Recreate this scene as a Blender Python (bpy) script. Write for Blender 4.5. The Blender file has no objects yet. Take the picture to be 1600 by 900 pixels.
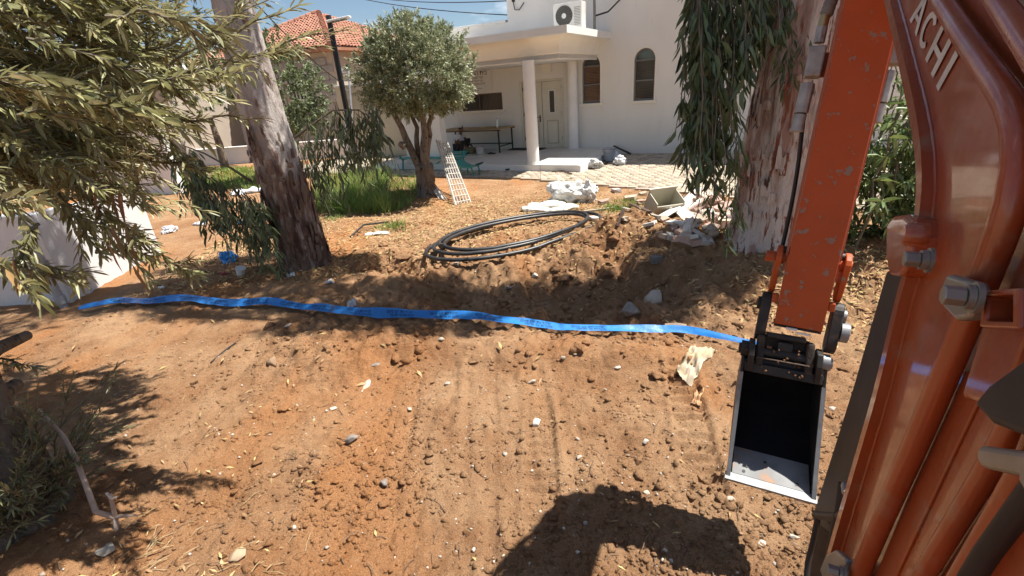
import bpy, bmesh, math, random
import numpy as np
from mathutils import Vector, Matrix
R = math.radians
rng = np.random.default_rng(7)
random.seed(7)
sc = bpy.context.scene
COL = sc.collection

# ------------------------------------------------------------------ camera
FPX, PITCH, ROLL, EYE = 742.0, R(22.9), R(4.4), 2.1
fw = np.array([0, math.cos(PITCH), -math.sin(PITCH)])
_r0 = np.array([1.0, 0, 0]); _u0 = np.array([0, math.sin(PITCH), math.cos(PITCH)])
rt = math.cos(ROLL) * _r0 - math.sin(ROLL) * _u0
up = math.cos(ROLL) * _u0 + math.sin(ROLL) * _r0
CAM = np.array([0, 0, EYE])
cam = bpy.data.cameras.new('camera'); cam_o = bpy.data.objects.new('camera', cam); COL.objects.link(cam_o)
cam.sensor_width = 36.0; cam.lens = 36.0 * FPX / 1600.0; cam.clip_start = 0.02; cam.clip_end = 3000
m4 = Matrix.Identity(4)
for i in range(3):
    m4[i][0], m4[i][1], m4[i][2], m4[i][3] = rt[i], up[i], -fw[i], CAM[i]
cam_o.matrix_world = m4
sc.camera = cam_o

# ------------------------------------------------------------------ sky, sun, exposure
SUN = np.array([0.48, 0.08, 1.0]); SUN = SUN / np.linalg.norm(SUN)
SUN_EL = math.asin(SUN[2])
world = bpy.data.worlds.new('World'); sc.world = world; world.use_nodes = True
nt = world.node_tree; nt.nodes.clear()
o_ = nt.nodes.new('ShaderNodeOutputWorld'); bg = nt.nodes.new('ShaderNodeBackground')
sky = nt.nodes.new('ShaderNodeTexSky'); sky.sky_type = 'NISHITA'; sky.sun_disc = False
sky.sun_elevation = SUN_EL; sky.sun_rotation = R(80); sky.air_density = 1.0; sky.dust_density = 0.25; sky.ozone_density = 2.2
tc = nt.nodes.new('ShaderNodeTexCoord'); mp = nt.nodes.new('ShaderNodeMapping'); mp.inputs['Scale'].default_value = (1.0, 1.0, 2.6)
nz = nt.nodes.new('ShaderNodeTexNoise'); nz.inputs['Scale'].default_value = 4.2; nz.inputs['Detail'].default_value = 8; nz.inputs['Roughness'].default_value = 0.55
rp = nt.nodes.new('ShaderNodeValToRGB'); rp.color_ramp.elements[0].position = 0.53; rp.color_ramp.elements[1].position = 0.72
mx = nt.nodes.new('ShaderNodeMix'); mx.data_type = 'RGBA'; mx.inputs['B'].default_value = (11.5, 11.8, 12.2, 1)
L = nt.links.new
L(tc.outputs['Generated'], mp.inputs['Vector']); L(mp.outputs['Vector'], nz.inputs['Vector']); L(nz.outputs['Fac'], rp.inputs['Fac'])
L(rp.outputs['Color'], mx.inputs['Factor']); L(sky.outputs['Color'], mx.inputs['A']); L(mx.outputs['Result'], bg.inputs['Color'])
L(bg.outputs['Background'], o_.inputs['Surface'])
bg.inputs['Strength'].default_value = 0.058
sl = bpy.data.lights.new('sun', 'SUN'); sl.energy = 5.0; sl.angle = R(0.5); sl.color = (1.0, 0.955, 0.88)
so = bpy.data.objects.new('sun', sl); COL.objects.link(so)
so.rotation_euler = Vector(SUN).to_track_quat('Z', 'Y').to_euler(); so.location = (0, 0, 30)
sc.view_settings.view_transform = 'Standard'; sc.view_settings.look = 'None'; sc.view_settings.gamma = 1
sc.view_settings.exposure = 0.95; sc.view_settings.use_curve_mapping = False
sc.render.engine = 'CYCLES'
sc.cycles.use_denoising = True
sc.cycles.max_bounces = 4; sc.cycles.diffuse_bounces = 3; sc.cycles.glossy_bounces = 2; sc.cycles.transmission_bounces = 2; sc.cycles.transparent_max_bounces = 4; sc.cycles.use_adaptive_sampling = True; sc.cycles.adaptive_threshold = 0.02; sc.cycles.caustics_reflective = False; sc.cycles.caustics_refractive = False

# ------------------------------------------------------------------ noise and terrain
def _h(ix, iy, iz, s):
    n = (ix.astype(np.int64) * 374761393 + iy.astype(np.int64) * 668265263 + iz.astype(np.int64) * 2147483647 + s * 974634777) & 0xffffffff
    n = ((n ^ (n >> 13)) * 1274126177) & 0xffffffff
    n = (n ^ (n >> 16)) & 0xffffff
    return n / float(0xffffff)
def vn3(x, y, z, s=0):
    x = np.asarray(x, float); y = np.asarray(y, float); z = np.asarray(z, float) + 0 * x
    ix, iy, iz = np.floor(x), np.floor(y), np.floor(z)
    fx, fy, fz = x - ix, y - iy, z - iz
    fx, fy, fz = (t * t * (3 - 2 * t) for t in (fx, fy, fz))
    ix, iy, iz = (t.astype(np.int64) for t in (ix, iy, iz))
    r = 0
    for dx in (0, 1):
        for dy in (0, 1):
            for dz in (0, 1):
                r = r + _h(ix + dx, iy + dy, iz + dz, s) * (fx if dx else 1 - fx) * (fy if dy else 1 - fy) * (fz if dz else 1 - fz)
    return r * 2 - 1
def vn2(x, y, s=0):
    x = np.asarray(x, float); y = np.asarray(y, float)
    ix, iy = np.floor(x), np.floor(y); fx, fy = x - ix, y - iy
    fx = fx * fx * (3 - 2 * fx); fy = fy * fy * (3 - 2 * fy)
    ix = ix.astype(np.int64); iy = iy.astype(np.int64); z = np.zeros_like(ix)
    return ((_h(ix, iy, z, s) * (1 - fx) + _h(ix + 1, iy, z, s) * fx) * (1 - fy) + (_h(ix, iy + 1, z, s) * (1 - fx) + _h(ix + 1, iy + 1, z, s) * fx) * fy) * 2 - 1
def fbm2(x, y, s, octs, lac=2.03, gain=0.5):
    a, f_, r, t = 1.0, 1.0, 0, 0
    for k in range(octs):
        c, q = math.cos(k * 0.9), math.sin(k * 0.9)
        r = r + a * vn2((c * x - q * y) * f_ + 17.3 * k, (q * x + c * y) * f_ - 9.1 * k, s + k); t += a; a *= gain; f_ *= lac
    return r / t
def gs(x, y, cx, cy, sx, sy, amp, rot=0.0, p=1.0):
    c, q = math.cos(R(rot)), math.sin(R(rot)); dx, dy = x - cx, y - cy
    u, v = (c * dx + q * dy) / sx, (-q * dx + c * dy) / sy
    return amp * np.exp(-(u * u + v * v) ** p)
def sst(a, b, t):
    t = np.clip((t - a) / (b - a), 0, 1); return t * t * (3 - 2 * t)
def terrain_big(x, y):
    z = gs(x, y, -1.05, 3.70, 1.25, 0.30, 0.17, -8) + gs(x, y, 0.85, 3.22, 0.75, 0.24, 0.13, -14)      # ridge in front of the tape
    z = z + gs(x, y, 0.45, 4.98, 1.62, 0.66, -0.36, -6, 2.2)                                            # dug pit
    z = z + gs(x, y, -1.55, 5.95, 0.42, 0.22, -0.20, -20, 2.0) + gs(x, y, -1.2, 6.25, 0.5, 0.2, 0.10, -20) + gs(x, y, -2.0, 6.0, 0.2, 0.18, -0.12)
    z = z + gs(x, y, 1.70, 6.25, 0.70, 0.36, 0.40, -28) + gs(x, y, 1.25, 6.0, 0.35, 0.25, 0.14) + gs(x, y, 2.25, 5.6, 0.35, 0.3, 0.14)           # spoil heap by the coil
    z = z + gs(x, y, 3.0, 5.15, 1.1, 0.85, 0.20) + gs(x, y, 3.9, 4.6, 1.2, 0.9, 0.26) + gs(x, y, 2.3, 4.25, 0.5, 0.3, 0.12)
    z = z + gs(x, y, 2.3, 2.6, 1.2, 0.8, 0.06) + gs(x, y, -1.9, 2.7, 0.7, 0.5, 0.03)
    z = z + gs(x, y, -2.9, 6.4, 0.9, 0.8, 0.10) + gs(x, y, -1.75, 10.7, 1.0, 0.8, 0.10) + gs(x, y, -2.7, 1.9, 0.6, 0.6, 0.10)
    return z
def rough_zone(x, y):
    far = 1 - sst(7.5, 9.6, y); side = sst(-7, -4.5, x) * (1 - sst(4.5, 7.5, x))
    smooth = np.clip(gs(x, y, -0.1, 2.6, 0.55, 1.3, 0.55) + gs(x, y, -3.3, 4.3, 1.0, 0.7, 0.75), 0, 0.85)
    return (0.12 + 0.88 * far * side) * (1 - smooth)
def tracks(x, y):
    z = 0
    for (ax, ay, bx, by, w, s) in ((0.93, 1.75, 1.28, 3.3, 0.115, 1), (0.06, 1.7, 0.14, 2.9, 0.10, 2)):
        L_ = math.hypot(bx - ax, by - ay); ux, uy = (bx - ax) / L_, (by - ay) / L_
        d = (x - ax) * ux + (y - ay) * uy; e = -(x - ax) * uy + (y - ay) * ux
        m = sst(0, 0.12, d) * (1 - sst(L_ - 0.35, L_, d)) * (1 - sst(w * 0.82, w, np.abs(e)))
        z = z - 0.026 * m + 0.019 * m * np.clip(np.sin(d * 2 * math.pi / 0.088 + 0.9 * vn2(x * 6, y * 6, 5)) * 1.6, -1, 1) * (0.6 + 0.5 * vn2(x * 5, y * 5, 31 + s))
        z = z + 0.014 * sst(0, 0.12, d) * (1 - sst(L_ - 0.3, L_, d)) * np.exp(-((np.abs(e) - w * 1.12) / 0.022) ** 2)
    return z
def terrain(x, y):
    x = np.asarray(x, float); y = np.asarray(y, float)
    rz = rough_zone(x, y); near = 1 - sst(9, 16, y); near = near * (1 - sst(8, 14, np.abs(x)))
    z = terrain_big(x, y) * near
    dug = 0.75 + 1.0 * sst(3.0, 4.0, y) * (1 - sst(6.2, 7.4, y)) * sst(-3.2, -1.5, x)
    z = z + rz * (dug * 0.055 * fbm2(x * 1.6, y * 1.6, 11, 3) + dug * 0.045 * fbm2(x * 5.0, y * 5.0, 23, 3) + (dug - .75) * (.10 * np.abs(fbm2(x * 3.1, y * 3.1, 57, 3)) + .075 * np.abs(fbm2(x * 8, y * 8, 58, 3)) - .035) + 0.034 * np.abs(fbm2(x * 13, y * 13, 41, 3, gain=0.7)))
    r1 = fbm2(x * 2.2, y * 2.2, 77, 2)

    z = z + rz * sst(0.0, 0.4, r1) * 0.045 * np.abs(vn2(x * 9, y * 9, 61))
    lane = sst(-1.0, -.7, x) * (1 - sst(.35, .7, x)) * sst(1.0, 1.4, y) * (1 - sst(2.9, 3.5, y))
    z = z + lane * (.012 * vn2(x * 15 + .6 * y, y * .7, 71) + .006 * vn2(x * 38 + y, y * 1.3, 72))
    z = z + tracks(x, y) * (1 - sst(7, 8, y))
    return z
def tz(x, y):
    return float(terrain(np.array([x]), np.array([y]))[0])

# ------------------------------------------------------------------ picture measurements -> places in the world
def ray(px, py):
    return (px - 800) / FPX * rt - (py - 450) / FPX * up + fw
def at(px, py, k):                       # a point k metres deep along a measured direction
    return CAM + k * ray(px, py)
def aty(px, py, yy):
    d = ray(px, py); return CAM + d * (yy / d[1])
def gz(px, py, z=0.0):
    d = ray(px, py); return CAM + d * ((z - EYE) / d[2])
def gp(px, py):                          # where a measured direction meets the ground
    d = ray(px, py); ts = np.geomspace(0.8, 60, 260); p = CAM[None] + ts[:, None] * d[None]
    below = np.nonzero(p[:, 2] <= terrain(p[:, 0], p[:, 1]))[0]
    if len(below) == 0: return gz(px, py)
    i = below[0]; ts = np.linspace(ts[max(i - 1, 0)], ts[i], 40); p = CAM[None] + ts[:, None] * d[None]
    i = np.argmax(p[:, 2] <= terrain(p[:, 0], p[:, 1])); return CAM + ts[i] * d

# ------------------------------------------------------------------ mesh helpers
BASE = {}
class MB:
    def __init__(s, xf=None): s.v = []; s.f = []; s.xf = xf
    def add(s, vs, fs):
        n = len(s.v)
        for p in vs:
            s.v.append(tuple(s.xf(p)) if s.xf else tuple(p))
        s.f += [tuple(i + n for i in f) for f in fs]
        return s
    def box(s, c, d, rot=None):
        c = Vector(c); hx, hy, hz = d[0] / 2, d[1] / 2, d[2] / 2
        vs = [Vector((x, y, z)) for x in (-hx, hx) for y in (-hy, hy) for z in (-hz, hz)]
        if rot is not None: vs = [rot @ p for p in vs]
        return s.add([p + c for p in vs], [(0, 1, 3, 2), (4, 6, 7, 5), (0, 4, 5, 1), (2, 3, 7, 6), (0, 2, 6, 4), (1, 5, 7, 3)])
    def bb(s, x0, x1, y0, y1, z0, z1):
        return s.box(((x0 + x1) / 2, (y0 + y1) / 2, (z0 + z1) / 2), (abs(x1 - x0), abs(y1 - y0), abs(z1 - z0)))
    def tube(s, path, rad, seg=10, cap=True, squash=None):
        P = [Vector(p) for p in path]; n = len(P)
        rads = [rad] * n if not hasattr(rad, '__len__') else list(rad)
        T = [(P[min(i + 1, n - 1)] - P[max(i - 1, 0)]).normalized() for i in range(n)]
        a = Vector((0, 0, 1)) if abs(T[0].z) < 0.9 else Vector((1, 0, 0))
        u = T[0].cross(a).normalized(); vs = []
        for i in range(n):
            u = (u - T[i] * u.dot(T[i])).normalized(); w_ = T[i].cross(u)
            for k in range(seg):
                q = 2 * math.pi * k / seg
                vs.append(P[i] + (u * math.cos(q) + w_ * math.sin(q)) * rads[i])
        fs = [(i * seg + k, i * seg + (k + 1) % seg, (i + 1) * seg + (k + 1) % seg, (i + 1) * seg + k) for i in range(n - 1) for k in range(seg)]
        if cap: fs += [tuple(range(seg))[::-1], tuple((n - 1) * seg + k for k in range(seg))]
        return s.add(vs, fs)
    def cyl(s, a, b, r, seg=16, r2=None): return s.tube([a, b], [r, r if r2 is None else r2], seg)
    def prism(s, pts, fa, fb):           # pts 2D; fa, fb map a 2D point to the two end faces
        n = len(pts)
        vs = [fa(p) for p in pts] + [fb(p) for p in pts]
        return s.add(vs, [tuple(range(n))[::-1], tuple(range(n, 2 * n))] + [(i, (i + 1) % n, n + (i + 1) % n, n + i) for i in range(n)])
    def build(s, name, mat, parent=None, smooth=False, bevel=0, seg=2, base=None, angle=40):
        me = bpy.data.meshes.new(name); b = Vector(BASE.get(parent.name if parent else '', (0, 0, 0))) if base is None else Vector(base)
        me.from_pydata([tuple(Vector(p) - b) for p in s.v], [], s.f)
        bm_ = bmesh.new(); bm_.from_mesh(me); bmesh.ops.recalc_face_normals(bm_, faces=bm_.faces); bm_.to_mesh(me); bm_.free()
        o = link(name, me, mat, parent)
        if base is not None and parent is None: o.location = b; BASE[o.name] = tuple(b)
        if parent is not None: BASE[o.name] = tuple(b)
        if smooth: shade(me, angle)
        if bevel:
            md = o.modifiers.new('bevel', 'BEVEL'); md.width = bevel; md.segments = seg; md.limit_method = 'ANGLE'; md.angle_limit = R(35)
        return o
def shade(me, angle=40):
    me.polygons.foreach_set('use_smooth', [True] * len(me.polygons))
    try: me.set_sharp_from_angle(angle=R(angle))
    except Exception: pass
def link(name, me, mat, parent=None):
    o = bpy.data.objects.new(name, me); COL.objects.link(o)
    if mat is not None and len(me.materials) == 0: me.materials.append(mat)
    if parent is not None: o.parent = parent
    return o
def npmesh(name, V, F, mat, parent=None, smooth=False, base=None):
    b = np.array(BASE.get(parent.name if parent else '', (0, 0, 0))) if base is None else np.array(base)
    V = np.asarray(V, float).reshape(-1, 3) - b; F = np.asarray(F, np.int32); k = F.shape[1]
    me = bpy.data.meshes.new(name); me.vertices.add(len(V)); me.vertices.foreach_set('co', V.ravel())
    me.loops.add(F.size); me.loops.foreach_set('vertex_index', F.ravel())
    me.polygons.add(len(F)); me.polygons.foreach_set('loop_start', np.arange(0, F.size, k)); me.polygons.foreach_set('loop_total', np.full(len(F), k))
    me.update(calc_edges=True)
    if smooth: me.polygons.foreach_set('use_smooth', [True] * len(F))
    o = link(name, me, mat, parent)
    if base is not None and parent is None: o.location = b
    BASE[o.name] = tuple(b)
    return o
def tag(o, label=None, cat=None, group=None, kind=None):
    if label: o['label'] = label
    if cat: o['category'] = cat
    if group: o['group'] = group
    if kind: o['kind'] = kind
    return o
def thing(name, loc, label, cat, group=None):
    o = bpy.data.objects.new(name, None); COL.objects.link(o); o.location = tuple(loc); o.empty_display_size = 0.1
    BASE[o.name] = tuple(loc); return tag(o, label, cat, group)

# ------------------------------------------------------------------ materials
def pmat(name, c1, c2=None, scale=6, rough=0.7, bump=0.0, bscale=40, metal=0.0, spec=0.4, island=0.0, stretch=None, detail=6, lo=0.35, hi=0.65,
         trans=0.0, coat=0.0, third=None, tscale=3, tlo=0.55, thi=0.65, world_co=False, roughvar=0.0):
    m = bpy.data.materials.new(name); m.use_nodes = True; t = m.node_tree; N = t.nodes; K = t.links.new
    b = N['Principled BSDF']; b.inputs['Roughness'].default_value = rough; b.inputs['Metallic'].default_value = metal
    b.inputs['Specular IOR Level'].default_value = spec; b.inputs['Coat Weight'].default_value = coat; b.inputs['Coat Roughness'].default_value = 0.07
    def rgba(c): return (c[0], c[1], c[2], 1)
    co = N.new('ShaderNodeTexCoord'); vec = co.outputs['Object']
    if world_co:
        ge = N.new('ShaderNodeNewGeometry'); vec = ge.outputs['Position']
    if stretch:
        mpn = N.new('ShaderNodeMapping'); mpn.inputs['Scale'].default_value = stretch; K(vec, mpn.inputs['Vector']); vec = mpn.outputs['Vector']
    col = None
    def noise(s, d=detail):
        n = N.new('ShaderNodeTexNoise'); n.inputs['Scale'].default_value = s; n.inputs['Detail'].default_value = d; n.inputs['Roughness'].default_value = 0.6
        K(vec, n.inputs['Vector']); return n
    def ramp(src, a, z):
        r = N.new('ShaderNodeMapRange'); r.inputs['From Min'].default_value = a; r.inputs['From Max'].default_value = z; K(src, r.inputs['Value']); return r.outputs['Result']
    def mix(a, bb, fac):
        x = N.new('ShaderNodeMix'); x.data_type = 'RGBA'; K(fac, x.inputs['Factor'])
        for inp, v in (('A', a), ('B', bb)):
            if isinstance(v, tuple): x.inputs[inp].default_value = rgba(v)
            else: K(v, x.inputs[inp])
        return x.outputs['Result']
    if c2 is not None:
        col = mix(tuple(c1), tuple(c2), ramp(noise(scale).outputs['Fac'], lo, hi))
    if third is not None:
        col = mix(col if col is not None else tuple(c1), tuple(third), ramp(noise(tscale).outputs['Fac'], tlo, thi))
    if island:
        ge2 = N.new('ShaderNodeNewGeometry'); oi = N.new('ShaderNodeObjectInfo'); ad = N.new('ShaderNodeMath'); ad.operation = 'ADD'
        K(ge2.outputs['Random Per Island'], ad.inputs[0]); K(oi.outputs['Random'], ad.inputs[1])
        fr = N.new('ShaderNodeMath'); fr.operation = 'FRACT'; K(ad.outputs[0], fr.inputs[0])
        hs = N.new('ShaderNodeHueSaturation'); mr = N.new('ShaderNodeMapRange'); mr.inputs['To Min'].default_value = 1 - island; mr.inputs['To Max'].default_value = 1 + island
        K(fr.outputs[0], mr.inputs['Value']); K(mr.outputs['Result'], hs.inputs['Value'])
        m2 = N.new('ShaderNodeMapRange'); m2.inputs['To Min'].default_value = 0.5 - 0.03 * min(1, island * 2); m2.inputs['To Max'].default_value = 0.5 + 0.03 * min(1, island * 2)
        mu = N.new('ShaderNodeMath'); mu.operation = 'MULTIPLY'; mu.inputs[1].default_value = 7.31; K(fr.outputs[0], mu.inputs[0])
        f3 = N.new('ShaderNodeMath'); f3.operation = 'FRACT'; K(mu.outputs[0], f3.inputs[0]); K(f3.outputs[0], m2.inputs['Value']); K(m2.outputs['Result'], hs.inputs['Hue'])
        if col is None: hs.inputs['Color'].default_value = rgba(c1)
        else: K(col, hs.inputs['Color'])
        col = hs.outputs['Color']
    if col is None: b.inputs['Base Color'].default_value = rgba(c1)
    else: K(col, b.inputs['Base Color'])
    if roughvar:
        mr = N.new('ShaderNodeMapRange'); mr.inputs['From Min'].default_value = 0.3; mr.inputs['From Max'].default_value = 0.7
        mr.inputs['To Min'].default_value = max(0.03, rough - roughvar); mr.inputs['To Max'].default_value = min(1, rough + roughvar)
        K(noise(scale * 2.3).outputs['Fac'], mr.inputs['Value']); K(mr.outputs['Result'], b.inputs['Roughness'])
    if bump:
        bn = N.new('ShaderNodeBump'); bn.inputs['Strength'].default_value = 1.0; bn.inputs['Distance'].default_value = bump
        K(noise(bscale, 5).outputs['Fac'], bn.inputs['Height']); K(bn.outputs['Normal'], b.inputs['Normal'])
    if trans:
        tr = N.new('ShaderNodeBsdfTranslucent'); ms = N.new('ShaderNodeMixShader'); ms.inputs['Fac'].default_value = trans
        if col is None: tr.inputs['Color'].default_value = rgba(c1)
        else: K(col, tr.inputs['Color'])
        K(b.outputs['BSDF'], ms.inputs[1]); K(tr.outputs['BSDF'], ms.inputs[2]); K(ms.outputs['Shader'], N['Material Output'].inputs['Surface'])
    return m
def soil_material():
    m = bpy.data.materials.new('soil'); m.use_nodes = True; t = m.node_tree; N = t.nodes; K = t.links.new; b = N['Principled BSDF']
    b.inputs['Roughness'].default_value = .95; b.inputs['Specular IOR Level'].default_value = .08
    ge = N.new('ShaderNodeNewGeometry'); P = ge.outputs['Position']
    def noise(s_, d=6, r_=.6, st=None):
        n = N.new('ShaderNodeTexNoise'); n.inputs['Scale'].default_value = s_; n.inputs['Detail'].default_value = d; n.inputs['Roughness'].default_value = r_
        if st:
            mp_ = N.new('ShaderNodeMapping'); mp_.inputs['Scale'].default_value = st; K(P, mp_.inputs['Vector']); K(mp_.outputs['Vector'], n.inputs['Vector'])
        else: K(P, n.inputs['Vector'])
        return n.outputs['Fac']
    def rng_(v, a, z, to=1.0):
        r = N.new('ShaderNodeMapRange'); r.inputs['From Min'].default_value = a; r.inputs['From Max'].default_value = z; r.inputs['To Max'].default_value = to; K(v, r.inputs['Value']); return r.outputs['Result']
    def mix(a, c, f_, mode='MIX'):
        x = N.new('ShaderNodeMix'); x.data_type = 'RGBA'; x.blend_type = mode
        if isinstance(f_, float): x.inputs['Factor'].default_value = f_
        else: K(f_, x.inputs['Factor'])
        for q, v in (('A', a), ('B', c)):
            if isinstance(v, tuple): x.inputs[q].default_value = (*v, 1)
            else: K(v, x.inputs[q])
        return x.outputs['Result']
    c = mix((.275, .138, .066), (.455, .285, .160), rng_(noise(1.3, 10, .68), .36, .66))
    c = mix(c, (.39, .170, .064), rng_(noise(.55, 5, .5, (1.6, .45, 1)), .50, .66, .85))
    c = mix(c, (.155, .070, .036), rng_(noise(4.5, 8, .7), .60, .78, .8))
    c = mix(c, (.46, .32, .20), rng_(noise(28, 4, .6), .62, .75, .6))
    c = mix(c, (.15, .075, .042), rng_(noise(65, 3, .6), .62, .78, .6))
    c = mix(c, (.60, .43, .28), rng_(noise(210, 2, .5), .60, .72, .55)); c = mix(c, (.12, .055, .03), rng_(noise(150, 2, .5), .60, .74, .6))
    K(c, b.inputs['Base Color'])
    b1 = N.new('ShaderNodeBump'); b1.inputs['Distance'].default_value = .034; K(noise(22, 8, .7), b1.inputs['Height'])
    b2 = N.new('ShaderNodeBump'); b2.inputs['Distance'].default_value = .011; K(noise(110, 5, .7), b2.inputs['Height']); K(b1.outputs['Normal'], b2.inputs['Normal']); K(b2.outputs['Normal'], b.inputs['Normal'])
    return m
M_soil = soil_material()
M_clod = M_soil
M_stone = pmat('pale_stone', (0.52, 0.47, 0.40), (0.36, 0.29, 0.22), scale=14, rough=0.85, bump=0.004, bscale=60, island=0.2)
M_greystone = pmat('grey_stone', (0.27, 0.24, 0.215), (0.17, 0.14, 0.12), scale=14, rough=0.85, bump=0.004, bscale=60, island=0.15)
M_render = pmat('cream_render', (0.80, 0.77, 0.725), (0.75, 0.72, 0.675), scale=0.7, rough=0.9, bump=0.004, bscale=160, spec=0.2, third=(0.66, 0.62, 0.57), tscale=1.6, tlo=0.58, thi=0.8, stretch=(1.6, 1.6, .35))
M_white = pmat('white_paint', (0.80, 0.79, 0.76), (0.74, 0.72, 0.69), scale=2.0, rough=0.75, bump=0.002, bscale=120, spec=0.25)
M_cove = pmat('ivory_paint', (0.84, 0.785, 0.69), (0.79, 0.73, 0.64), scale=1.4, rough=0.8, bump=0.002, bscale=120, spec=0.2)
M_tile = pmat('porch_tile', (0.66, 0.64, 0.60), (0.60, 0.575, 0.53), scale=5, rough=0.35, island=0.06, spec=0.4)
M_paver = pmat('paving_stone', (0.47, 0.395, 0.30), (0.36, 0.295, 0.22), scale=5, rough=0.9, island=0.22, bump=0.003, bscale=80)
M_door = pmat('door_paint', (0.68, 0.64, 0.54), (0.62, 0.58, 0.48), scale=3, rough=0.5, spec=0.4)
M_dark = pmat('dark_opening', (0.035, 0.028, 0.025), rough=0.3)
M_glass = pmat('window_glass', (0.05, 0.055, 0.06), rough=0.06, spec=0.8)
M_brownframe = pmat('brown_frame', (0.09, 0.055, 0.04), (0.12, 0.08, 0.06), scale=8, rough=0.5)
M_slat = pmat('shutter_slat', (0.19, 0.105, 0.07), (0.24, 0.14, 0.095), scale=6, rough=0.6)
M_greyframe = pmat('grey_frame', (0.16, 0.155, 0.15), rough=0.5)
M_blackmetal = pmat('black_metal', (0.018, 0.018, 0.020), (0.03, 0.028, 0.027), scale=9, rough=0.45, metal=0.2)
M_print = pmat('black_print', (0.02, 0.02, 0.025), rough=0.6)
# ------------------------------------------------------------------ ground
def axis(segs):
    out = []
    for (a, b, d0, d1) in segs:
        x = a
        while x < b - 1e-6:
            out.append(x); f_ = (x - a) / (b - a); x += d0 + (d1 - d0) * f_
    out.append(segs[-1][1]); return np.array(out)
gx = axis([(-900, -40, 200, 30), (-40, -8, 4, 0.25), (-8, -3.4, 0.12, 0.03), (-3.4, 3.4, 0.0175, 0.0175), (3.4, 8, 0.03, 0.12), (8, 40, 0.25, 4), (40, 900, 30, 200)])
gy = axis([(-60, -2, 10, 1), (-2, 1.0, 0.6, 0.05), (1.0, 5.0, 0.0155, 0.0175), (5.0, 9.5, 0.0175, 0.05), (9.5, 24, 0.05, 0.6), (24, 60, 0.8, 6), (60, 1500, 10, 300)])
GX, GY = np.meshgrid(gx, gy); GZ = terrain(GX.ravel(), GY.ravel())
nx_, ny_ = len(gx), len(gy)
idx = np.arange(nx_ * ny_).reshape(ny_, nx_)
quads = np.stack([idx[:-1, :-1].ravel(), idx[:-1, 1:].ravel(), idx[1:, 1:].ravel(), idx[1:, :-1].ravel()], 1)
tag(npmesh('ground', np.stack([GX.ravel(), GY.ravel(), GZ], 1), quads, M_soil, smooth=True), kind='structure')

# ------------------------------------------------------------------ building frame: s along the facade, t out of it, z up
BA = R(30); Wd = np.array([math.cos(BA), -math.sin(BA), 0]); Nd = np.array([-math.sin(BA), -math.cos(BA), 0]); BO = np.array([1.97, 15.61, 0])
def bw(p): return BO + Wd * p[0] + Nd * p[1] + np.array([0, 0, p[2]])
def bloc(p): q = np.asarray(p) - BO; return (float(q @ Wd), float(q @ Nd), float(p[2]))
BROT = math.atan2(Wd[1], Wd[0])

# paving in front of the porch: a bed and laid stones
pv = tag(MB(bw).add([(-9, 4.0, .012), (0.2, 4.0, .012), (5.0, 5.2, .012), (9, 5.6, .012), (9, -0.5, .012), (-9, -0.5, .012)], [(0, 1, 2, 3, 4, 5)]).build('paving', pmat('paving_bed', (0.42, 0.36, 0.28), (0.34, 0.28, 0.21), scale=4, rough=0.95)), kind='structure')
V = []; F = []
cw, cd = 0.21, 0.14
def pav_front(s_): return 4.0 if s_ < 0.2 else 4.0 + (s_ - 0.2) * 0.25
for j in range(40):
    t0 = 0.12 + j * cd; off = (j % 2) * cw / 2
    for i in range(86):
        s0 = -9 + i * cw + off
        if t0 + cd > pav_front(s0) or (s0 < 1.95 and s0 > -3.9 and t0 < 3.2) or rng.random() < 0.02: continue
        z1 = 0.045 + rng.normal() * 0.004; g_ = 0.006; a = rng.normal(0, 0.006, 4)
        c = [(s0 + g_, t0 + g_), (s0 + cw - g_, t0 + g_), (s0 + cw - g_, t0 + cd - g_), (s0 + g_, t0 + cd - g_)]
        n = len(V)
        V += [bw((p, q, 0.008)) for p, q in c] + [bw((p + 0.01 * (1 if k in (0, 3) else -1), q + 0.01 * (1 if k < 2 else -1), z1 + a[k] * 0.4)) for k, (p, q) in enumerate(c)]
        F += [(n + 4, n + 7, n + 6, n + 5)] + [(n + k, n + 4 + k, n + 4 + (k + 1) % 4, n + (k + 1) % 4) for k in range(4)]
tag(npmesh('paving_stone', V, F, M_paver, pv), kind='stuff')
kb = MB(bw)
for k in range(30):
    s0 = -9 + k * 0.6
    if s0 > 8: break
    kb.bb(s0 + .005, s0 + .595, pav_front(s0) + 0.0, pav_front(s0) + 0.10, -0.1, 0.045)
tag(kb.build('kerb', M_paver, pv, bevel=0.01), kind='stuff')

# ------------------------------------------------------------------ rendered building with porch
bld = thing('rendered_building', bw((0, 0, 0)), 'cream rendered building with arched windows and a columned white porch', 'building')
def arch(s0, s1, z0, zs, n=14):
    c, r = (s0 + s1) / 2, (s1 - s0) / 2
    return [(s0, z0), (s1, z0)] + [(c + r * math.cos(math.pi * k / n), zs + r * math.sin(math.pi * k / n)) for k in range(n + 1)]
W1 = arch(0.66, 1.22, 1.48, 2.50); W2 = arch(2.20, 2.78, 1.48, 2.53); W3 = arch(3.83, 4.41, 1.48, 2.53); W4 = arch(5.5, 6.08, 1.48, 2.53)
DW = [(-3.70, 1.44), (-2.10, 1.44), (-2.10, 1.96), (-3.70, 1.96)]; DR = [(-1.44, 0.2), (0.06, 0.2), (0.06, 2.25), (-1.44, 2.25)]
OUT = [(-5.3, -0.2), (9.0, -0.2), (9.0, 6.6), (-1.70, 6.6), (-1.70, 3.92), (-5.3, 3.92)]
bm = bmesh.new(); edges = []
for loop in [OUT, W1, W2, W3, W4, DW, DR]:
    vs = [bm.verts.new((p[0], 0, p[1])) for p in loop]
    edges += [bm.edges.new((vs[i], vs[(i + 1) % len(vs)])) for i in range(len(vs))]
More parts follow.
